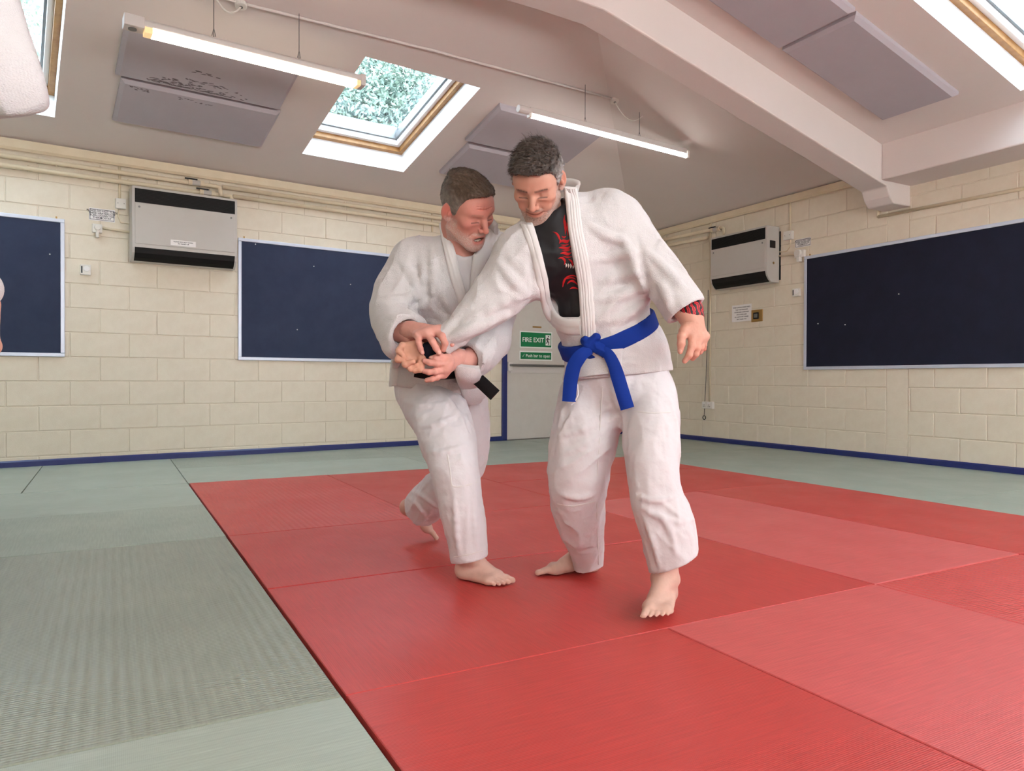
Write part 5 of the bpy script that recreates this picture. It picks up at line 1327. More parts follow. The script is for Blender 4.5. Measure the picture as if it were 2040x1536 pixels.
    folds(j, [[(1240, 470), (1262, 520), (1285, 580)], [(1180, 600), (1230, 590), (1285, 575)], [(1190, 640), (1240, 640), (1290, 600)], [(1190, 520), (1230, 510), (1268, 500)], [(1175, 450), (1205, 470), (1245, 480)], [(1200, 560), (1245, 550), (1280, 540)], [(1310, 560), (1330, 590), (1335, 620)], [(1290, 500), (1330, 540), (1360, 570)]], .011)
    folds(j, [[(1268, 470), (1282, 530), (1293, 600)], [(1062, 470), (1058, 530), (1066, 600)], [(1150, 700), (1200, 720), (1250, 715)]], .010, up=False)
    # pulled tight at the belt
    bc = P(1222, 664, 2.57); bex = unit(P(1303, 622, 2.57) - P(1139, 690, 2.57)); bey = unit(V3(0, 1, .26) - bex * (V3(0, 1, .26) @ bex)); bez = np.cross(bex, bey)
    bez = bez if bez[2] > 0 else -bez
    full = j.copy()
    OPEN = [(1060, 440), (1064.5, 455), (1079, 502), (1092, 557), (1095.5, 597), (1104.6, 622.7), (1115.5, 632), (1156, 632), (1152, 568), (1140, 510), (1132, 459), (1124, 377), (1110, 350), (1050, 350), (1030, 420)]
    j.polycut(OPEN, front_y=float(che[1]) + .02)
    j.ell(nek + V3(.012, -.005, .06), (.072, .07, .13), k=.01, op='d')
    cutlocal(j, P(1367, 619, 2.345), unit(P(1391, 652, 2.33) - P(1352, 595, 2.36)), .10)
    j.cone(P(1362, 612, 2.35), P(1400, 672, 2.31), .052, .056, k=.003, op='d')
    cutlocal(j, P(876, 688, 2.43), unit(P(850, 708, 2.42) - P(905, 664, 2.435)), .07)
    hemn = unit(V3(.10, 0, -1)); hemp = P(1240, 748, 2.45); j.half(hemp, hemn)
    V_, Q = j.mesh(1); jac = fast_mesh('jacket', V_, Q, M['gi'], root)
    # the top worn beneath, seen in the opening
    s = full.copy(); s.D = full.D + .016
    s.polycut([(1020, 380), (1050, 470), (1060, 520), (1075, 600), (1095, 660), (1180, 660), (1175, 560), (1160, 460), (1155, 365), (1060, 365)], inside=False); s.half(P(1140, 500, 2.52), V3(0, 1, 0))
    s.ell(nek + V3(-.015, -.02, .055), (.060, .066, .075), k=.006, op='d')
    V_, Q = s.mesh(2); top = fast_mesh('undershirt', V_, Q, M['rash'], root)
    def stroke(e, w, mt, nm='printed_dragon'):
        e = np.asarray(e, float); tn = np.gradient(resample(e, 14), axis=0); e = resample(e, 14); nn = np.stack([-tn[:, 1], tn[:, 0]], 1); nn /= np.linalg.norm(nn, axis=1)[:, None] + 1e-9
        ww = w * np.sin(np.linspace(.15, math.pi - .1, 14))[:, None]
        return strip_on(s, e - nn * ww, e + nn * ww, 14, 4, .0009, nm, mt, top)
    for e, w in (([(1101, 462), (1108, 463), (1113, 470), (1116, 482)], 2.2), ([(1125, 428), (1123, 440), (1127, 452), (1126, 468)], 2.4), ([(1131, 440), (1130, 455), (1132, 470)], 2.0), ([(1114, 484), (1122, 478), (1130, 484), (1135, 476)], 3.4),
                 ([(1113, 494), (1121, 492), (1130, 497), (1137, 490)], 3.2), ([(1116, 505), (1124, 503), (1132, 508), (1139, 502)], 3.0), ([(1112, 515), (1119, 512), (1127, 519), (1124, 528)], 2.8), ([(1132, 516), (1139, 520), (1142, 532)], 2.4),
                 ([(1121, 572), (1123, 558), (1131, 549), (1141, 547), (1150, 552)], 3.0), ([(1130, 566), (1136, 558), (1144, 560), (1151, 568)], 2.8), ([(1135, 576), (1142, 572), (1152, 576)], 2.2)): stroke(e, w, 'redprint')
    for e, w in (([(1119, 470), (1123, 474), (1128, 470)], 2.0), ([(1134, 462), (1138, 468), (1136, 478)], 1.8), ([(1117, 488), (1126, 489), (1134, 486)], 1.6), ([(1119, 499), (1128, 500), (1138, 497)], 1.6), ([(1121, 510), (1130, 513), (1140, 511)], 1.6), ([(1128, 556), (1138, 552), (1148, 557)], 1.6), ([(1124, 436), (1128, 444), (1125, 456)], 1.2), ([(1112, 474), (1117, 478), (1114, 486)], 1.6), ([(1140, 484), (1142, 492), (1141, 500)], 1.4)): stroke(e, w, 'redprint')
    for k in range(4): stroke([(1127 + k * 4.6, 524 + k * .8), (1128.5 + k * 4.6, 528 + k), (1127.5 + k * 4.6, 533 + k * .8)], 1.5, 'whiteprint', 'printed_tooth')
    # lapels
    strip_on(full, [(1122, 372), (1127, 400), (1132, 459), (1142, 510), (1152, 568), (1157, 633), (1160, 676)], [(1149, 374), (1154, 400), (1161, 459), (1172, 510), (1181, 568), (1186, 633), (1188, 676)], 46, 19, .011, 'lapel', 'lapel', jac, ridges=5)
    strip_on(full, [(1063, 450), (1079, 502), (1092, 557), (1095.5, 597), (1102, 618), (1114, 632), (1135, 636), (1157, 634)], [(1036, 447), (1056, 502), (1068, 557), (1076, 597), (1084, 626), (1100, 650), (1126, 668), (1158, 668)], 46, 13, .010, 'lapel', 'lapel', jac, ridges=2)
    NK = [P(1150, 380, 2.44), P(1150, 372, 2.50), P(1128, 366, 2.56), P(1090, 378, 2.57), P(1056, 402, 2.54), P(1040, 425, 2.48), P(1046, 446, 2.43)]
    ribbon(NK, [.046] * 7, .012, 'collar', 'lapel', jac, side=V3(.28, -.12, 1), m=7)
    # loose flap of the skirt below the knot
    strip_on(full, [(1152, 700), (1150, 730), (1147, 754)], [(1240, 694), (1240, 716), (1238, 742)], 16, 16, .012, 'skirt_flap', 'gi', jac, lift=.006)
    strip_on(full, [(1325, 655), (1336, 690), (1344, 732)], [(1331, 655), (1345, 690), (1356, 732)], 16, 5, .010, 'side_vent_band', 'lapel', jac, lift=.002)
    # ---- belt
    b = belt_ring(trunk, bc, bex, bey, bez, .056, .012, 'belt', 'blue', root, rmax=.25)
    kn = P(1183, 690, 2.57); h = full.trace(1184, 690)
    if h is not None: kn = h
    g = Field(kn - .09, kn + .09, .0028)
    g.rbox(kn + V3(.002, -.012, -.002), (.032, .016, .020), .012, axes(V3(1, 0, -.35), V3(.35, 0, 1)), k=0)
    g.cone(kn + V3(-.03, -.010, .018), kn + V3(.03, -.018, -.020), .017, .019, k=.004); g.cone(kn + V3(-.028, -.018, .004), kn + V3(.004, -.024, .030), .014, .014, k=.003)
    g.wrinkle(.002, (60, 60, 60), 4); V_, Q = g.mesh(1); fast_mesh('knot', V_, Q, M['blue'], b)
    dk = float(kn[1])
    ribbon([P(1176, 696, dk - .02), P(1158, 706, dk - .035), P(1143, 728, dk - .03), P(1136, 762, dk - .02), P(1133.5, 800, dk - .015)], [.034, .046, .048, .046, .046], .006, 'belt_tail', 'blue', b)
    ribbon([P(1196, 697, dk - .02), P(1212, 704, dk - .04), P(1224, 728, dk - .045), P(1236, 768, dk - .05), P(1250, 814, dk - .05)], [.034, .040, .046, .046, .046], .006, 'belt_tail', 'blue', b)
    # ---- trouser cord
    ribbon([P(1150, 765, 2.44), P(1152, 785, 2.435), P(1145, 800, 2.44), P(1138, 806, 2.445)], [.006, .006, .006, .005], .003, 'drawstring', 'trouser', tro)
    # ---- rash guard cuff and wristband
    m = bpy.data.materials.new('red_black_swirl_print'); m.use_nodes = True; nt = m.node_tree; bb = nt.nodes['Principled BSDF']; tc = nt.nodes.new('ShaderNodeTexCoord')
    n_ = nt.nodes.new('ShaderNodeTexWave'); n_.inputs['Scale'].default_value = 22; n_.inputs['Distortion'].default_value = 9; n_.inputs['Detail'].default_value = 2; n_.inputs['Detail Scale'].default_value = 1.2
    nt.links.new(tc.outputs['Object'], n_.inputs['Vector']); cr = nt.nodes.new('ShaderNodeValToRGB'); cr.color_ramp.interpolation = 'CONSTANT'
    cr.color_ramp.elements[0].color = srgb(22, 12, 14); cr.color_ramp.elements[1].position = .42; cr.color_ramp.elements[1].color = srgb(206, 26, 40); e_ = cr.color_ramp.elements.new(.86); e_.color = srgb(120, 14, 24)
    nt.links.new(n_.outputs['Fac'], cr.inputs[0]); nt.links.new(cr.outputs[0], bb.inputs['Base Color']); bb.inputs['Roughness'].default_value = .6; M['swirl'] = m
    q = Field(np.minimum(P(1330, 570, 2.42), P(1390, 650, 2.30)) - .08, np.maximum(P(1330, 570, 2.42), P(1390, 650, 2.30)) + .08, .004); q.chain([P(1350, 588, 2.385), P(1373, 620, 2.350), P(1379, 638, 2.338)], [.049, .046, .040], k=0)
    cutlocal(q, P(1378, 635, 2.338), unit(P(1380, 660, 2.33) - P(1376, 620, 2.345)), .07); V_, Q = q.mesh(1); fast_mesh('printed_cuff', V_, Q, M['swirl'], root)
    wb = MB().tube([c3(930, 700, 2.44), c3(860, 715, 2.44), c3(760, 735, 2.44), c3(670, 745, 2.44)], [.030, .0320, .0325, .031], 20).build('wristband', M['band'], root, smooth=True)
    # ---- body: head, neck, trunk, arms, hands, legs, feet in one mesh
    pr = dict(skin=SK_R, skin_red=lin(190, 106, 86), brow=lin(66, 50, 44), brow_amt=.95, beard=lin(168, 158, 152), beard_amt=.75, must=lin(104, 84, 74), must_amt=.9, mouth='smile',
              line=[-.045, -.045, -.04, -.022, .0, -.016, -.012, .030, .062, .074, .080, .086], thick=.0075, tex=.0035, hair=lin(64, 54, 48), grey=lin(156, 149, 146), grey_amt=.9, salt=.10,
              tufts=[((0, .050, .084), (.058, .046, .025)), ((.012, .01, .096), (.056, .055, .020)), ((-.022, .074, .082), (.038, .022, .018)), ((.026, .068, .082), (.032, .022, .016))])
    HC = P(1070.7, 358, 2.38); HR = head_frame(-.29, .85, -.066); hs = .98
    hv, hq, hc = make_head(pr)
    hv = place(hv, HC, HR, hs)
    parts = [(hv, hq, hc)]
    body = Field(np.minimum(pel, shR) - .35, np.maximum(nek, shL) + .3, .010)
    body.lo[2] = .0
    body = Field((-.35, 2.05, .04), (.75, 3.0, 1.50), .010)
    body.ell(pel, (.13, .10, .11), k=0); body.ell(bel, (.12, .09, .14), k=.05); body.ell(che, (.14, .085, .14), R, k=.05); body.cone(shR, shL, .05, .05, k=.04); body.cone(nek + V3(0, .02, -.05), HC + HR @ V3(0, -.030, -.09), .060, .054, k=.03)
    for sp, sc2 in ((legR[:4] + [(1172, 1100, 2.80, .06)], .58), (legL[:4] + [(1326, 1090, 2.40, .06), (1328, 1130, 2.41, .05)], .58), (slR, .55), (slL, .55)):
        for i in range(len(sp) - 1): body.cone(P(*sp[i][:3]), P(*sp[i + 1][:3]), max(.03, sp[i][3] * sc2), max(.03, sp[i + 1][3] * sc2), k=.03)
    body.cone(P(880, 685, 2.43), c3(760, 735, 2.44), .028, .024, k=.02); body.cone(P(1352, 595, 2.37), P(1380, 645, 2.335), .036, .027, k=.02)
    V_, Q = body.mesh(1); parts.append((V_, Q, np.where(V_[:, 2:] < .5, SK_FT, SK_HR)))
    # his left hand, hanging
    h7 = lambda x, y, d: P(1280 + .1302 * x, 560 + .1302 * y, d)
    W = h7(775, 600, 2.335)
    mcp = [h7(765, 860, 2.315), h7(855, 870, 2.320), h7(915, 858, 2.335), h7(955, 845, 2.352)]
    palm = [(W + V3(0, 0, .02), W, .028, .026)] + [(W, q_, .026, r_) for q_, r_ in zip(mcp, (.0145, .0145, .0135, .012))] + [(mcp[i], mcp[i + 1], .0125, .0125) for i in range(3)] + [(W, h7(640, 760, 2.315), .024, .015), (h7(660, 770, 2.318), h7(760, 800, 2.325), .014, .016)]
    fing = [([mcp[0], h7(752, 1000, 2.300), h7(715, 1130, 2.298), h7(645, 1222, 2.305)], [.0125, .0118, .0108, .0085]), ([mcp[1], h7(840, 1025, 2.308), h7(815, 1120, 2.312), h7(765, 1185, 2.325)], [.0122, .0112, .0100, .0082]),
            ([mcp[2], h7(895, 1010, 2.328), h7(880, 1070, 2.340), h7(862, 1100, 2.352)], [.0115, .0105, .0095, .0080]), ([mcp[3], h7(940, 975, 2.350), h7(938, 1030, 2.362), h7(930, 1045, 2.372)], [.0105, .0092, .0085, .0075]),
            ([h7(655, 740, 2.322), h7(598, 850, 2.306), h7(592, 960, 2.300), h7(577, 1075, 2.302)], [.0155, .0135, .0125, .0092])]
    parts.append(make_hand(palm, fing, SK_HR, [(h7(572, 1066, 2.291), .006)]))
    # his right hand, closed, turned by the grip
    W = c3(800, 730, 2.44)
    palm = [(W, c3(640, 730, 2.442), .026, .027), (c3(640, 700, 2.44), c3(470, 690, 2.43), .022, .020), (c3(640, 770, 2.44), c3(480, 800, 2.43), .024, .020), (c3(650, 800, 2.44), c3(560, 900, 2.435), .020, .018), (c3(560, 660, 2.435), c3(540, 880, 2.435), .020, .020)]
    fing = [([c3(500, 650, 2.435), c3(380, 650, 2.42), c3(330, 720, 2.40), c3(390, 790, 2.395)], [.0125, .0118, .0110, .0092]), ([c3(480, 730, 2.43), c3(345, 770, 2.415), c3(315, 850, 2.398), c3(400, 870, 2.39)], [.0125, .0118, .0108, .0090]),
            ([c3(500, 820, 2.43), c3(400, 860, 2.405), c3(420, 920, 2.388), c3(530, 880, 2.385)], [.0125, .0118, .0108, .0088]), ([c3(540, 890, 2.43), c3(470, 950, 2.41), c3(500, 985, 2.395), c3(590, 940, 2.392)], [.0115, .0105, .0098, .0082]),
            ([c3(660, 800, 2.425), c3(655, 900, 2.405), c3(640, 985, 2.395), c3(560, 1015, 2.395)], [.0150, .0130, .0120, .0095])]
    parts.append(make_hand(palm, fing, SK_HR * np.array([1.02, 1.04, .98]), []))
    he, to = ground(1192, 1138), ground(1067, 1144); an = he + (to - he) * .17 + V3(0, .0, .085)
    parts.append(make_foot(he, to, an, SK_FT, 1, shin=P(1172, 1080, 2.80)))
    he, to = V3(.530, 2.46, .022), V3(.436, 2.225, .008); an = he + (to - he) * .2 + V3(0, 0, .08)
    parts.append(make_foot(he, to, an, SK_FT, -1, shin=P(1330, 1100, 2.39)))
    V_, Q, C = join(parts); fast_mesh('body', V_, Q, M['skin'], root, C)
    # hair
    V_, Q, C = make_hair(pr)
    comb = lambda p: np.stack([np.where(p[:, 2] > .07, -.9, p[:, 0]), np.where(p[:, 2] > .07, .45, .2), np.where(p[:, 2] > .07, .1, -1.0)], 1)
    leng = lambda p: np.where(p[:, 2] > .075, .016, .006)
    a = strands(V_, Q, C, 7000, leng, comb, 5, .10, .0009, lambda c: hair_mask(c[:, 0], c[:, 1], c[:, 2], pr) > .002)
    a2 = strands(V_, Q, C, 24, lambda p: np.full(len(p), .032), lambda p: np.tile(V3(-.6, -.2, 1.0), (len(p), 1)), 9, .8, .0008, lambda c: (c[:, 2] > .118))
    V_, Q, C = join([(V_, Q, C), a, a2]); fast_mesh('hair', place(V_, HC, HR, hs), Q, M['hair'], root, C)
    bh, bq, bc_ = make_head(pr) if False else (None, None, None)
    loc = (hv - HC) @ HR / hs
    bsel = lambda c: (((c[:, 2] < -.045 - .25 * np.clip(.03 - c[:, 1], -.05, .1) * -1) & (c[:, 1] > .0) & (c[:, 2] > -.128)) | ((np.abs(c[:, 0]) > .055) & (c[:, 2] < -.015) & (np.abs(c[:, 1] - .012) < .025) & (c[:, 2] > -.1))) & ~((np.abs(c[:, 0]) < .026) & (np.abs(c[:, 2] + .067) < .011))
    gcol = np.tile(lin(186, 176, 170), (len(loc), 1)); gcol[(np.abs(loc[:, 0]) < .034) & (loc[:, 2] > -.10)] = lin(96, 76, 66)
    v, f_, c = strands(loc, hq, gcol, 2300, lambda p: np.full(len(p), .0030), lambda p: np.tile(V3(0, .3, -1), (len(p), 1)), 6, .5, .0005, bsel)
    fast_mesh('beard', place(v, HC, HR, hs), f_, M['hair'], root, c)
    return root
man_blue()
# ---------------------------------------------------------------- man with the black belt
def man_black():
    root = empty('person', ground(930, 1140), 'grey-haired man in a white judo suit with a black belt, gripping the other man\'s wrist', 'person')
    pel, bel, che, nek = P(870, 752, 2.90), P(884, 665, 2.82), P(900, 570, 2.74), P(921, 492, 2.62)
    shR, shL = P(830, 522, 2.74), P(975, 508, 2.78)
    # ---- trousers
    legR = [(856, 785, 2.86, .126), (886, 850, 2.74, .108), (905, 930, 2.64, .089), (922, 1020, 2.63, .077), (933, 1085, 2.65, .069), (938, 1140, 2.66, .065)]
    legL = [(915, 785, 2.95, .108), (937, 860, 2.98, .088), (924, 940, 3.02, .085), (868, 985, 3.20, .088), (822, 1030, 3.38, .080)]
    lo, hi = bounds([P(*q[:3]) for q in legR + legL] + [pel], .19)
    t = Field((lo[0], lo[1], .02), (hi[0], hi[1], pel[2] + .12), .0048)
    t.ell(pel, (.165, .14, .14), k=0); limb(t, legR); limb(t, legL, k=.025)
    t.wrinkle(.0042, (15, 15, 6), 43); t.wrinkle(.0014, (36, 36, 22), 44)
    ar = lambda a, b: axes(V3(0, 1, .1), unit(b - a)).T[[2, 0, 1]]
    t.wrinkle(.0065, (4.5, 20, 20), 47, basis=ar(P(935, 770, 2.8), P(830, 840, 2.8)), mask=near(P(880, 820, 2.74), .17))
    t.wrinkle(.0045, (4, 18, 18), 48, basis=ar(P(900, 950, 2.6), P(930, 1110, 2.6)), mask=near(P(920, 1040, 2.58), .18))
    t.wrinkle(.007, (5, 20, 20), 49, basis=ar(P(880, 960, 3.1), P(820, 1030, 3.3)), mask=near(P(850, 1000, 3.2), .18))
    folds(t, [[(806, 800), (850, 812), (900, 798)], [(826, 850), (870, 848), (925, 820)], [(850, 900), (890, 903), (938, 882)], [(880, 780), (915, 820), (932, 868)], [(905, 1000), (908, 1050), (912, 1105)], [(942, 1000), (946, 1050), (950, 1095)]], .008, k=.012)
    folds(t, [[(812, 992), (832, 1002), (850, 1035)], [(822, 980), (845, 988), (868, 1010)]], .009, k=.012)
    cutlocal(t, P(935, 1114, 2.66), V3(.21, -.05, -.97), .16); cutlocal(t, P(838, 1012, 3.31), unit(P(800, 1046, 3.46) - P(868, 985, 3.2)), .20)
    V_, Q = t.mesh(1); tro = fast_mesh('trousers', V_, Q, M['trouser'], root)
    for nm, e0, e1 in (('knee_patch_seam', [(890, 905), (896, 940), (898, 972), (925, 970), (950, 962)], [(892.5, 905), (898.5, 940), (901, 969), (925, 967), (950, 959)]), ('hem_seam', [(904, 1109), (932, 1104), (962, 1096)], [(904, 1111), (932, 1106), (962, 1098)])):
        strip_on(t, e0, e1, 26, 3, .0010, nm, 'lapel', tro, lift=.0012)
    # ---- jacket
    slR = [(832, 530, 2.76, .096), (797, 580, 2.71, .094), (778, 622, 2.63, .084), (796, 655, 2.56, .074), (822, 668, 2.50, .066)]
    slL = [(978, 515, 2.80, .098), (985, 600, 2.76, .090), (972, 668, 2.66, .078), (945, 712, 2.56, .066), (925, 720, 2.52, .060)]
    lo, hi = bounds([P(*q[:3]) for q in slR + slL] + [pel, che, nek], .21)
    j = Field((lo[0], lo[1], .66), (hi[0], hi[1], nek[2] + .12), .0048)
    R = axes(shL - shR, che - bel)
    j.ell(che, (.172, .128, .165), R, k=0); j.ell(bel, (.160, .138, .155), k=.05); j.ell(P(870, 730, 2.88), (.178, .155, .13), k=.05); j.ell(P(870, 772, 2.89), (.185, .165, .10), k=.04)
    j.cone(shR, shL, .085, .085, k=.05); j.cone(nek + V3(0, .05, -.02), che + V3(0, .03, .05), .085, .12, k=.05)
    trunk = j.copy()
    limb(j, slR, k=.05); limb(j, slL, k=.04)
    j.cone(P(972, 685, 2.66), P(955, 726, 2.60), .070, .034, k=.04)      # the wide sleeve hanging under the arm
    j.cone(P(785, 650, 2.60), P(790, 690, 2.55), .060, .045, k=.04)
    j.wrinkle(.004, (11, 11, 9), 53); j.wrinkle(.0022, (24, 24, 20), 54)
    ar = lambda a, b: axes(V3(0, 1, .1), unit(b - a)).T[[2, 0, 1]]
    j.wrinkle(.0085, (4.5, 18, 18), 55, basis=ar(P(830, 515, 2.75), P(775, 625, 2.63)), mask=near(P(795, 585, 2.66), .15))
    j.wrinkle(.0080, (4.5, 17, 17), 56, basis=ar(P(870, 520, 2.7), P(925, 670, 2.7)), mask=near(P(890, 610, 2.68), .16))
    j.wrinkle(.0080, (5, 17, 17), 57, basis=ar(P(990, 620, 2.7), P(945, 740, 2.55)), mask=near(P(960, 690, 2.58), .12))
    folds(j, [[(800, 520), (830, 560), (842, 610)], [(775, 590), (800, 600), (838, 590)], [(770, 630), (800, 632), (835, 640)], [(838, 520), (850, 570), (846, 625)], [(860, 500), (866, 560), (858, 620)], [(860, 640), (890, 655), (925, 640)], [(850, 600), (885, 640), (930, 650)], [(870, 560), (890, 610), (920, 640)], [(990, 650), (978, 700), (962, 750)], [(975, 680), (960, 715), (950, 745)]], .012)
    folds(j, [[(846, 540), (852, 590), (845, 640)], [(815, 640), (832, 645), (845, 655)]], .010, up=False)
    full = j.copy()
    OPEN = [(893, 444), (898, 473), (908, 506), (919, 550), (934, 599), (939, 590), (938, 542), (941, 510), (957, 487), (980, 455), (970, 420), (900, 420)]
    j.polycut(OPEN, front_y=float(che[1]) + .02); j.ell(nek + V3(.01, -.01, .075), (.060, .062, .085), k=.01, op='d')
    cutlocal(j, P(812, 666, 2.515), unit(P(850, 690, 2.42) - P(785, 640, 2.60)), .10); j.cone(P(806, 662, 2.53), P(850, 690, 2.40), .050, .056, k=.003, op='d')
    cutlocal(j, P(926, 718, 2.535), unit(P(880, 722, 2.42) - P(950, 705, 2.58)), .085); j.cone(P(940, 716, 2.56), P(890, 722, 2.44), .046, .056, k=.003, op='d')
    j.half(P(870, 782, 2.72), unit(V3(-.14, 0, -1)))
    V_, Q = j.mesh(1); jac = fast_mesh('jacket', V_, Q, M['gi'], root)
    s = full.copy(); s.D = full.D + .014
    s.polycut([(880, 498), (900, 503), (908, 506), (924, 512), (941, 509), (965, 500), (965, 560), (960, 625), (920, 625), (900, 560)], inside=False); s.half(P(905, 560, 2.76), V3(0, 1, 0))
    V_, Q = s.mesh(2); fast_mesh('undershirt', V_, Q, M['tee'], root)
    strip_on(full, [(893, 440), (898, 473), (908, 506), (919, 550), (933, 597), (946, 640)], [(874, 446), (880, 478), (887, 515), (898, 560), (914, 606), (930, 650)], 40, 13, .010, 'lapel', 'lapel', jac, ridges=3)
    strip_on(full, [(981, 452), (958, 487), (943, 510), (938.5, 545), (936, 592)], [(996, 462), (984, 496), (967, 525), (956, 560), (946, 606)], 30, 11, .010, 'lapel', 'lapel', jac, ridges=3)
    NK = [P(893, 446, 2.60), P(885, 440, 2.68), P(905, 432, 2.78), P(945, 434, 2.80), P(980, 445, 2.76), P(990, 458, 2.70)]
    ribbon(NK, [.044] * 6, .012, 'collar', 'lapel', jac, side=V3(-.1, -.1, 1), m=7)
    strip_on(full, [(905, 725), (912, 765), (926, 802)], [(955, 730), (960, 765), (966, 792)], 16, 12, .012, 'skirt_flap', 'gi', jac, lift=.010)
    strip_on(full, [(782, 715), (780, 745), (778, 770)], [(795, 720), (793, 748), (790, 768)], 14, 6, .010, 'side_vent_band', 'lapel', jac, lift=.004)
    for e0, e1 in (([(964, 538), (968, 530), (974, 522), (978, 514)], [(966, 540), (970, 532), (976, 524), (980, 516)]), ([(966, 530), (970, 536), (975, 531)], [(967.5, 528), (971, 533.5), (974, 529.5)]), ([(972, 516), (976, 519), (981, 517)], [(972, 514), (976, 517), (981, 515)])):
        strip_on(full, e0, e1, 10, 3, .0015, 'embroidery', 'blackbelt', jac)
    # ---- belt
    bc = P(872, 735, 2.87); bex = unit(P(960, 738, 2.8) - P(780, 730, 2.9)); bey = unit(V3(0, 1, .1) - bex * (V3(0, 1, .1) @ bex)); bez = np.cross(bex, bey); bez = bez if bez[2] > 0 else -bez
    b = belt_ring(trunk, bc, bex, bey, bez, .036, -.006, 'belt', 'blackbelt', root, rmax=.24)
    kn = trunk.trace(914, 742); kn = P(914, 742, 2.72) if kn is None else kn + V3(0, -.012, 0)
    g = Field(kn - .09, kn + .09, .003); g.rbox(kn, (.034, .016, .024), .012, axes(V3(1, 0, -.5), V3(.5, 0, 1)), k=0); g.cone(kn + V3(-.03, -.005, .014), kn + V3(.03, -.012, -.018), .018, .018, k=.004); V_, Q = g.mesh(1); fast_mesh('knot', V_, Q, M['blackbelt'], b)
    ribbon([kn + V3(.01, -.01, 0), P(936, 742, 2.62), P(955, 758, 2.57), P(986, 787, 2.54)], [.036, .046, .046, .046], .006, 'belt_tail', 'blackbelt', b)
    ribbon([kn + V3(-.01, -.01, -.005), P(890, 748, 2.64), P(845, 747, 2.62), P(826, 743, 2.62)], [.034, .030, .030, .030], .006, 'belt_tail', 'blackbelt', b)
    # white cuffs of the shirt beneath
    MB().tube([P(803, 659, 2.54), P(815, 660, 2.515), P(822, 661, 2.50)], [.036, .034, .031], 20, cap=False).build('shirt_cuff', M['tee'], root, smooth=True)
    MB().tube([P(926, 716, 2.545), P(915, 714, 2.525), P(909, 713, 2.512)], [.036, .034, .033], 20, cap=False).build('shirt_cuff', M['tee'], root, smooth=True)
    # ---- body
    pr = dict(skin=SK_L, skin_red=lin(204, 96, 84), brow=lin(140, 106, 90), brow_amt=.5, beard=lin(196, 180, 172), beard_amt=.7, must=lin(180, 150, 138), must_amt=.4, mouth='open', creases=True,
              line=[-.045, -.045, -.04, -.022, .0, -.016, -.010, .034, .070, .082, .086, .09], thick=.0065, tex=.0012, hair=lin(86, 70, 58), grey=lin(150, 142, 134), grey_amt=.6, salt=.15,
              tufts=[((0, .040, .092), (.058, .05, .022)), ((0, -.03, .100), (.06, .07, .018))])
    HC = P(930, 414, 2.55); HR = head_frame(.90, .62, .36); hs = .97
    hv, hq, hc = make_head(pr); hv = place(hv, HC, HR, hs); parts = [(hv, hq, hc)]
    body = Field((-.65, 2.35, .04), (.15, 3.6, 1.40), .010)
    body.ell(pel, (.13, .10, .11), k=0); body.ell(bel, (.12, .09, .13), k=.05); body.ell(che, (.13, .085, .13), R, k=.05); body.cone(shR, shL, .05, .05, k=.04); body.cone(nek + V3(0, .06, -.06), HC + HR @ V3(0, -.030, -.09), .060, .054, k=.03)
    for sp in (legR[:4] + [(934, 1088, 2.68, .055)], legL[:4] + [(832, 1012, 3.33, .055)], slR, slL):
        for i in range(len(sp) - 1): body.cone(P(*sp[i][:3]), P(*sp[i + 1][:3]), max(.03, sp[i][3] * .55), max(.03, sp[i + 1][3] * .55), k=.03)
    body.cone(P(822, 668, 2.50), c3(500, 425, 2.485), .030, .026, k=.02); body.cone(P(925, 720, 2.52), c3(1160, 830, 2.49), .030, .026, k=.02)
    V_, Q = body.mesh(1); parts.append((V_, Q, np.where(V_[:, 2:] < .5, SK_FT, SK_HL)))
    # his right hand, laid over the wrist
    W = c3(500, 425, 2.485)
    mcp = [c3(925, 415, 2.425), c3(850, 440, 2.408), c3(735, 465, 2.400), c3(610, 495, 2.405)]
    palm = [(c3(440, 425, 2.50), W, .027, .026)] + [(W, q_, .025, r_) for q_, r_ in zip(mcp, (.0145, .0145, .014, .0125))] + [(mcp[i], mcp[i + 1], .0130, .0130) for i in range(3)] + [(W, c3(700, 430, 2.43), .024, .020)]
    fing = [([mcp[0], c3(1050, 435, 2.405), c3(1108, 540, 2.398), c3(1102, 630, 2.402)], [.0125, .0112, .0100, .0085]), ([mcp[1], c3(955, 510, 2.385), c3(1000, 615, 2.380), c3(978, 705, 2.386)], [.0125, .0115, .0104, .0088]),
            ([mcp[2], c3(815, 585, 2.378), c3(868, 685, 2.374), c3(912, 755, 2.378)], [.0120, .0110, .0100, .0086]), ([mcp[3], c3(616, 610, 2.385), c3(640, 690, 2.383), c3(668, 752, 2.386)], [.0110, .0098, .0090, .0078]),
            ([c3(600, 500, 2.46), c3(720, 580, 2.475), c3(830, 640, 2.478)], [.0140, .0125, .0100])]
    parts.append(make_hand(palm, fing, SK_HL, [(c3(915, 750, 2.370), .006), (c3(668, 745, 2.378), .005), (c3(1112, 628, 2.394), .0055)]))
    W = c3(1170, 825, 2.495)
    mcp = [c3(1040, 835, 2.428), c3(1045, 905, 2.415), c3(1025, 985, 2.418), c3(980, 1060, 2.430)]
    palm = [(c3(1230, 815, 2.51), W, .027, .026)] + [(W, q_, .025, r_) for q_, r_ in zip(mcp, (.0145, .0145, .014, .0125))] + [(mcp[i], mcp[i + 1], .0135, .0130) for i in range(3)]
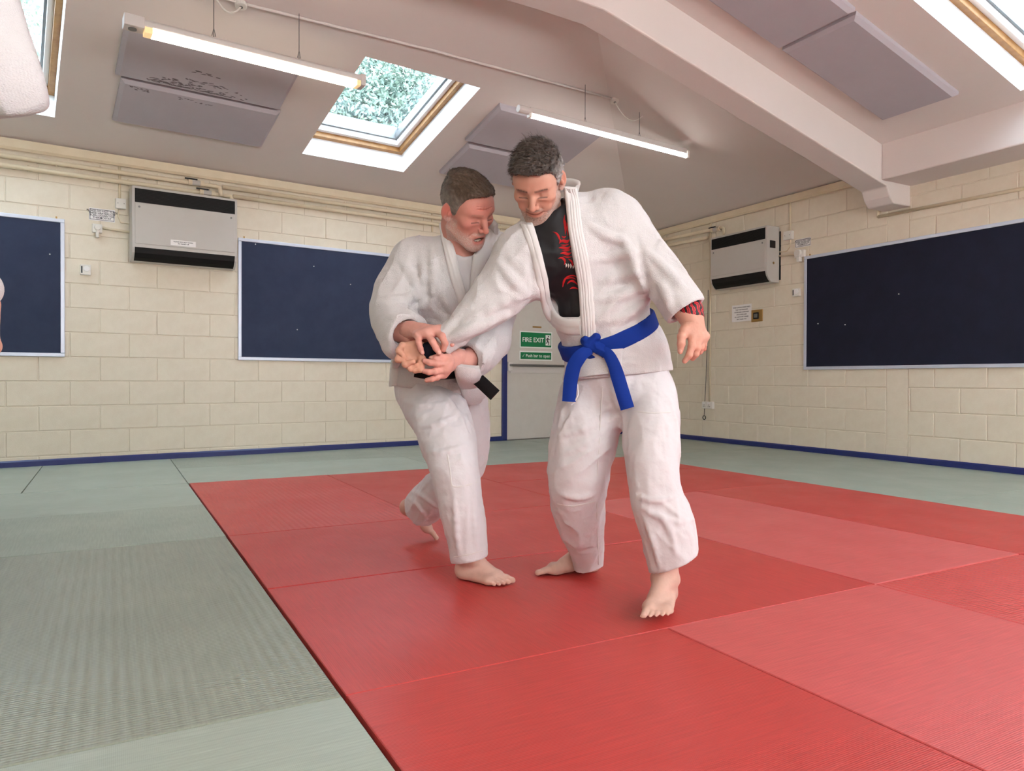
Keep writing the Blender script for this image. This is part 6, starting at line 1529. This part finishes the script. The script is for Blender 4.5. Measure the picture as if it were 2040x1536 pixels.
    fing = [([mcp[0], c3(935, 805, 2.405), c3(865, 825, 2.398), c3(800, 832, 2.402)], [.0125, .0112, .0104, .0090]), ([mcp[1], c3(870, 908, 2.392), c3(780, 895, 2.386), c3(702, 870, 2.390)], [.0125, .0112, .0104, .0088]),
            ([mcp[2], c3(850, 1025, 2.398), c3(765, 1032, 2.392), c3(692, 1020, 2.394)], [.0122, .0110, .0100, .0086]), ([mcp[3], c3(885, 1110, 2.412), c3(812, 1135, 2.406), c3(732, 1152, 2.408)], [.0112, .0100, .0090, .0078]),
            ([c3(1100, 790, 2.46), c3(1000, 750, 2.475), c3(900, 720, 2.478)], [.0140, .0125, .0100])]
    parts.append(make_hand(palm, fing, SK_HL, [(c3(800, 820, 2.394), .006)]))
    he, to = ground(914, 1150), ground(1012, 1168); an = he + (to - he) * .20 + V3(0, 0, .085)
    parts.append(make_foot(he, to, an, SK_FT, 1, shin=P(935, 1090, 2.66)))
    he, to = P(794, 1014, 3.40), ground(867, 1077) + V3(0, 0, .008)
    fd = unit(to - he); fu = unit(np.cross(np.cross(fd, V3(0, 0, 1)), fd)); an = he + fd * .045 + fu * .072
    parts.append(make_foot(he, to, an, SK_FT, -1, tiptoe=True, shin=P(845, 1002, 3.28)))
    V_, Q, C = join(parts); fast_mesh('body', V_, Q, M['skin'], root, C)
    V_, Q, C = make_hair(pr)
    a = strands(V_, Q, C, 8500, lambda p: np.where(p[:, 2] > .08, .007, .005), lambda p: np.stack([p[:, 0] * 2, np.full(len(p), .8), np.where(p[:, 2] > .09, .3, -.6)], 1), 5, .36, .0007, lambda c: hair_mask(c[:, 0], c[:, 1], c[:, 2], pr) > .002)
    V_, Q, C = join([(V_, Q, C), a]); fast_mesh('hair', place(V_, HC, HR, hs), Q, M['hair'], root, C)
    loc = (hv - HC) @ HR / hs
    bsel = lambda c: (((c[:, 2] < -.05) & (c[:, 1] > .01) & (c[:, 2] > -.135)) | ((np.abs(c[:, 0]) > .055) & (c[:, 2] < -.02) & (np.abs(c[:, 1] - .012) < .025) & (c[:, 2] > -.1))) & ~((np.abs(c[:, 0]) < .03) & (np.abs(c[:, 2] + .078) < .02))
    v, f_, c = strands(loc, hq, np.tile(lin(206, 186, 178), (len(loc), 1)), 2400, lambda p: np.full(len(p), .0030), lambda p: np.tile(V3(0, .3, -1), (len(p), 1)), 6, .5, .00035, bsel)
    fast_mesh('beard', place(v, HC, HR, hs), f_, M['hair'], root, c)
    return root
man_black()

# ---------------------------------------------------------------- the man at the left edge, nearly all outside the picture
def man_edge():
    D = 1.42
    root = empty('person', V3(-1.55, 1.70, 0), 'person in a white judo suit cut off by the left edge, one elbow raised', 'person')
    el, sh = P(22, 158, D), V3(-1.38, 1.62, 1.44); wr = P(-62, -190, D - .05)
    che, pel, nek, hd = V3(-1.52, 1.68, 1.28), V3(-1.55, 1.72, .92), V3(-1.50, 1.64, 1.52), V3(-1.47, 1.58, 1.68)
    sh2 = V3(-1.62, 1.50, 1.42); el2 = V3(-1.30, 1.36, 1.12); wr2 = P(-42, 600, D)
    ft = [(V3(-1.42, 1.62, 0), V3(-1.30, 1.42, 0)), (V3(-1.66, 1.86, 0), V3(-1.50, 1.68, 0))]
    j = Field((-2.0, 1.1, .70), (-.78, 2.1, 1.85), .008)
    j.ell(che, (.20, .15, .24), k=0); j.ell(pel, (.19, .16, .22), k=.05); j.cone(sh, sh2, .09, .09, k=.05)
    ja = Field((-2.0, 1.1, .70), (-.78, 2.1, 1.85), .008)
    ja.cone(sh, el, .085, .085, k=0); ja.cone(el, P(-30, -20, D), .085, .072, k=.02); ja.cone(P(-30, -20, D), wr, .072, .068, k=.02); ja.cone(el, P(50, 190, D), .06, .05, k=.03)
    ja.wrinkle(.006, (14, 14, 10), 65); ja.polycut([(-900, -600), (10, -120), (35, 0), (52, 60), (76, 130), (97, 196), (99, 212), (88, 222), (60, 227), (0, 231), (-900, 300)], inside=False, k=.012)
    j.D = np.minimum(j.D, ja.D)
    j.cone(sh2, el2, .085, .07, k=.03); j.cone(el2, P(-38, 575, D), .068, .040, k=.03)
    j.wrinkle(.006, (14, 14, 10), 63); folds(j, [[(5, 40), (30, 110), (60, 190)], [(5, 120), (20, 170), (45, 215)], [(0, 200), (30, 190), (70, 205)]], .010); j.half(V3(0, 0, .74), V3(0, 0, -1))
    V_, Q = j.mesh(2); jac = fast_mesh('jacket', V_, Q, M['gi'], root)
    t = Field((-2.0, 1.1, .03), (-1.0, 2.2, 1.0), .009); t.ell(pel, (.17, .14, .14), k=0)
    for (h_, to_), dx in zip(ft, (.08, -.08)): t.cone(pel + V3(dx, 0, -.06), h_ + V3(0, 0, .5), .11, .095, k=.04); t.cone(h_ + V3(0, 0, .5), h_ + V3(.02, -.02, .10), .095, .075, k=.03)
    t.wrinkle(.006, (13, 13, 6), 66); V_, Q = t.mesh(2); fast_mesh('trousers', V_, Q, M['trouser'], root)
    belt_ring(t if False else j, V3(-1.55, 1.72, .98), V3(1, 0, 0), V3(0, 1, 0), V3(0, 0, 1), .045, .012, 'belt', 'blackbelt', root, rmax=.24)
    pr = dict(skin=SK_R, skin_red=lin(190, 106, 86), brow=lin(66, 50, 44), brow_amt=.9, beard=lin(120, 100, 90), beard_amt=.2, must=lin(104, 84, 74), must_amt=.2, mouth='smile', line=[-.045, -.045, -.04, -.022, .0, -.016, -.012, .030, .062, .074, .080, .086], thick=.008, tex=.003, hair=lin(70, 54, 44), grey=lin(120, 110, 104), grey_amt=.2, salt=.1, tufts=[((0, .03, .11), (.06, .05, .022))])
    HR = head_frame(.9, .1, 0); hv, hq, hc = make_head(pr); parts = [(place(hv, hd, HR, 1.0), hq, hc)]
    b = Field((-2.0, 1.1, .03), (-.8, 2.2, 1.75), .012); b.ell(che, (.14, .1, .2), k=0); b.ell(pel, (.13, .1, .14), k=.05); b.cone(che, hd + HR @ V3(0, -.035, -.15), .07, .055, k=.03); b.cone(sh, sh2, .05, .05, k=.04)
    for p0, p1, r0, r1 in ((sh, el, .05, .042), (el, wr, .04, .028), (sh2, el2, .05, .04), (el2, wr2, .036, .026)): b.cone(p0, p1, r0, r1, k=.03)
    for (h_, to_), dx in zip(ft, (.08, -.08)): b.cone(pel + V3(dx, 0, -.06), h_ + V3(0, 0, .5), .08, .06, k=.04); b.cone(h_ + V3(0, 0, .5), h_ + V3(.02, -.02, .08), .055, .036, k=.03)
    V_, Q = b.mesh(1); parts.append((V_, Q, np.tile(SK_HR, (len(V_), 1))))
    def simple_hand(W, dr, side):
        dr = unit(dr); sd = unit(np.cross(dr, side)); m_ = [W + dr * .085 + sd * x for x in (.030, .010, -.010, -.028)]
        palm = [(W, q_, .024, .014) for q_ in m_] + [(m_[i], m_[i + 1], .013, .013) for i in range(3)]
        bend = unit(dr + .35 * np.asarray(side)); b2 = unit(dr * .5 + np.asarray(side))
        fing = [([q_, q_ + bend * .042, q_ + bend * .042 + b2 * .026, q_ + bend * .036 + b2 * .046], [.0115, .0105, .0095, .008]) for q_ in m_] + [([W + dr * .03 + sd * .02, W + dr * .06 + sd * .05, W + dr * .10 + sd * .055], [.015, .0125, .0095])]
        return make_hand(palm, fing, SK_HR, [], res=.003)
    parts.append(simple_hand(wr + V3(0, 0, .02), V3(.05, 0, 1), V3(.3, -.9, 0))); parts.append(simple_hand(P(-36, 606, D), P(-30, 690, D) - P(-36, 606, D), unit(V3(-.5, -.8, 0))))
    for (h_, to_), sd in zip(ft, (-1, 1)): parts.append(make_foot(h_, to_, h_ + (to_ - h_) * .2 + V3(0, 0, .085), SK_FT, sd))
    V_, Q, C = join(parts); fast_mesh('body', V_, Q, M['skin'], root, C)
    V_, Q, C = make_hair(pr); fast_mesh('hair', place(V_, hd, HR, 1.0), Q, M['hair'], root, C)
man_edge()
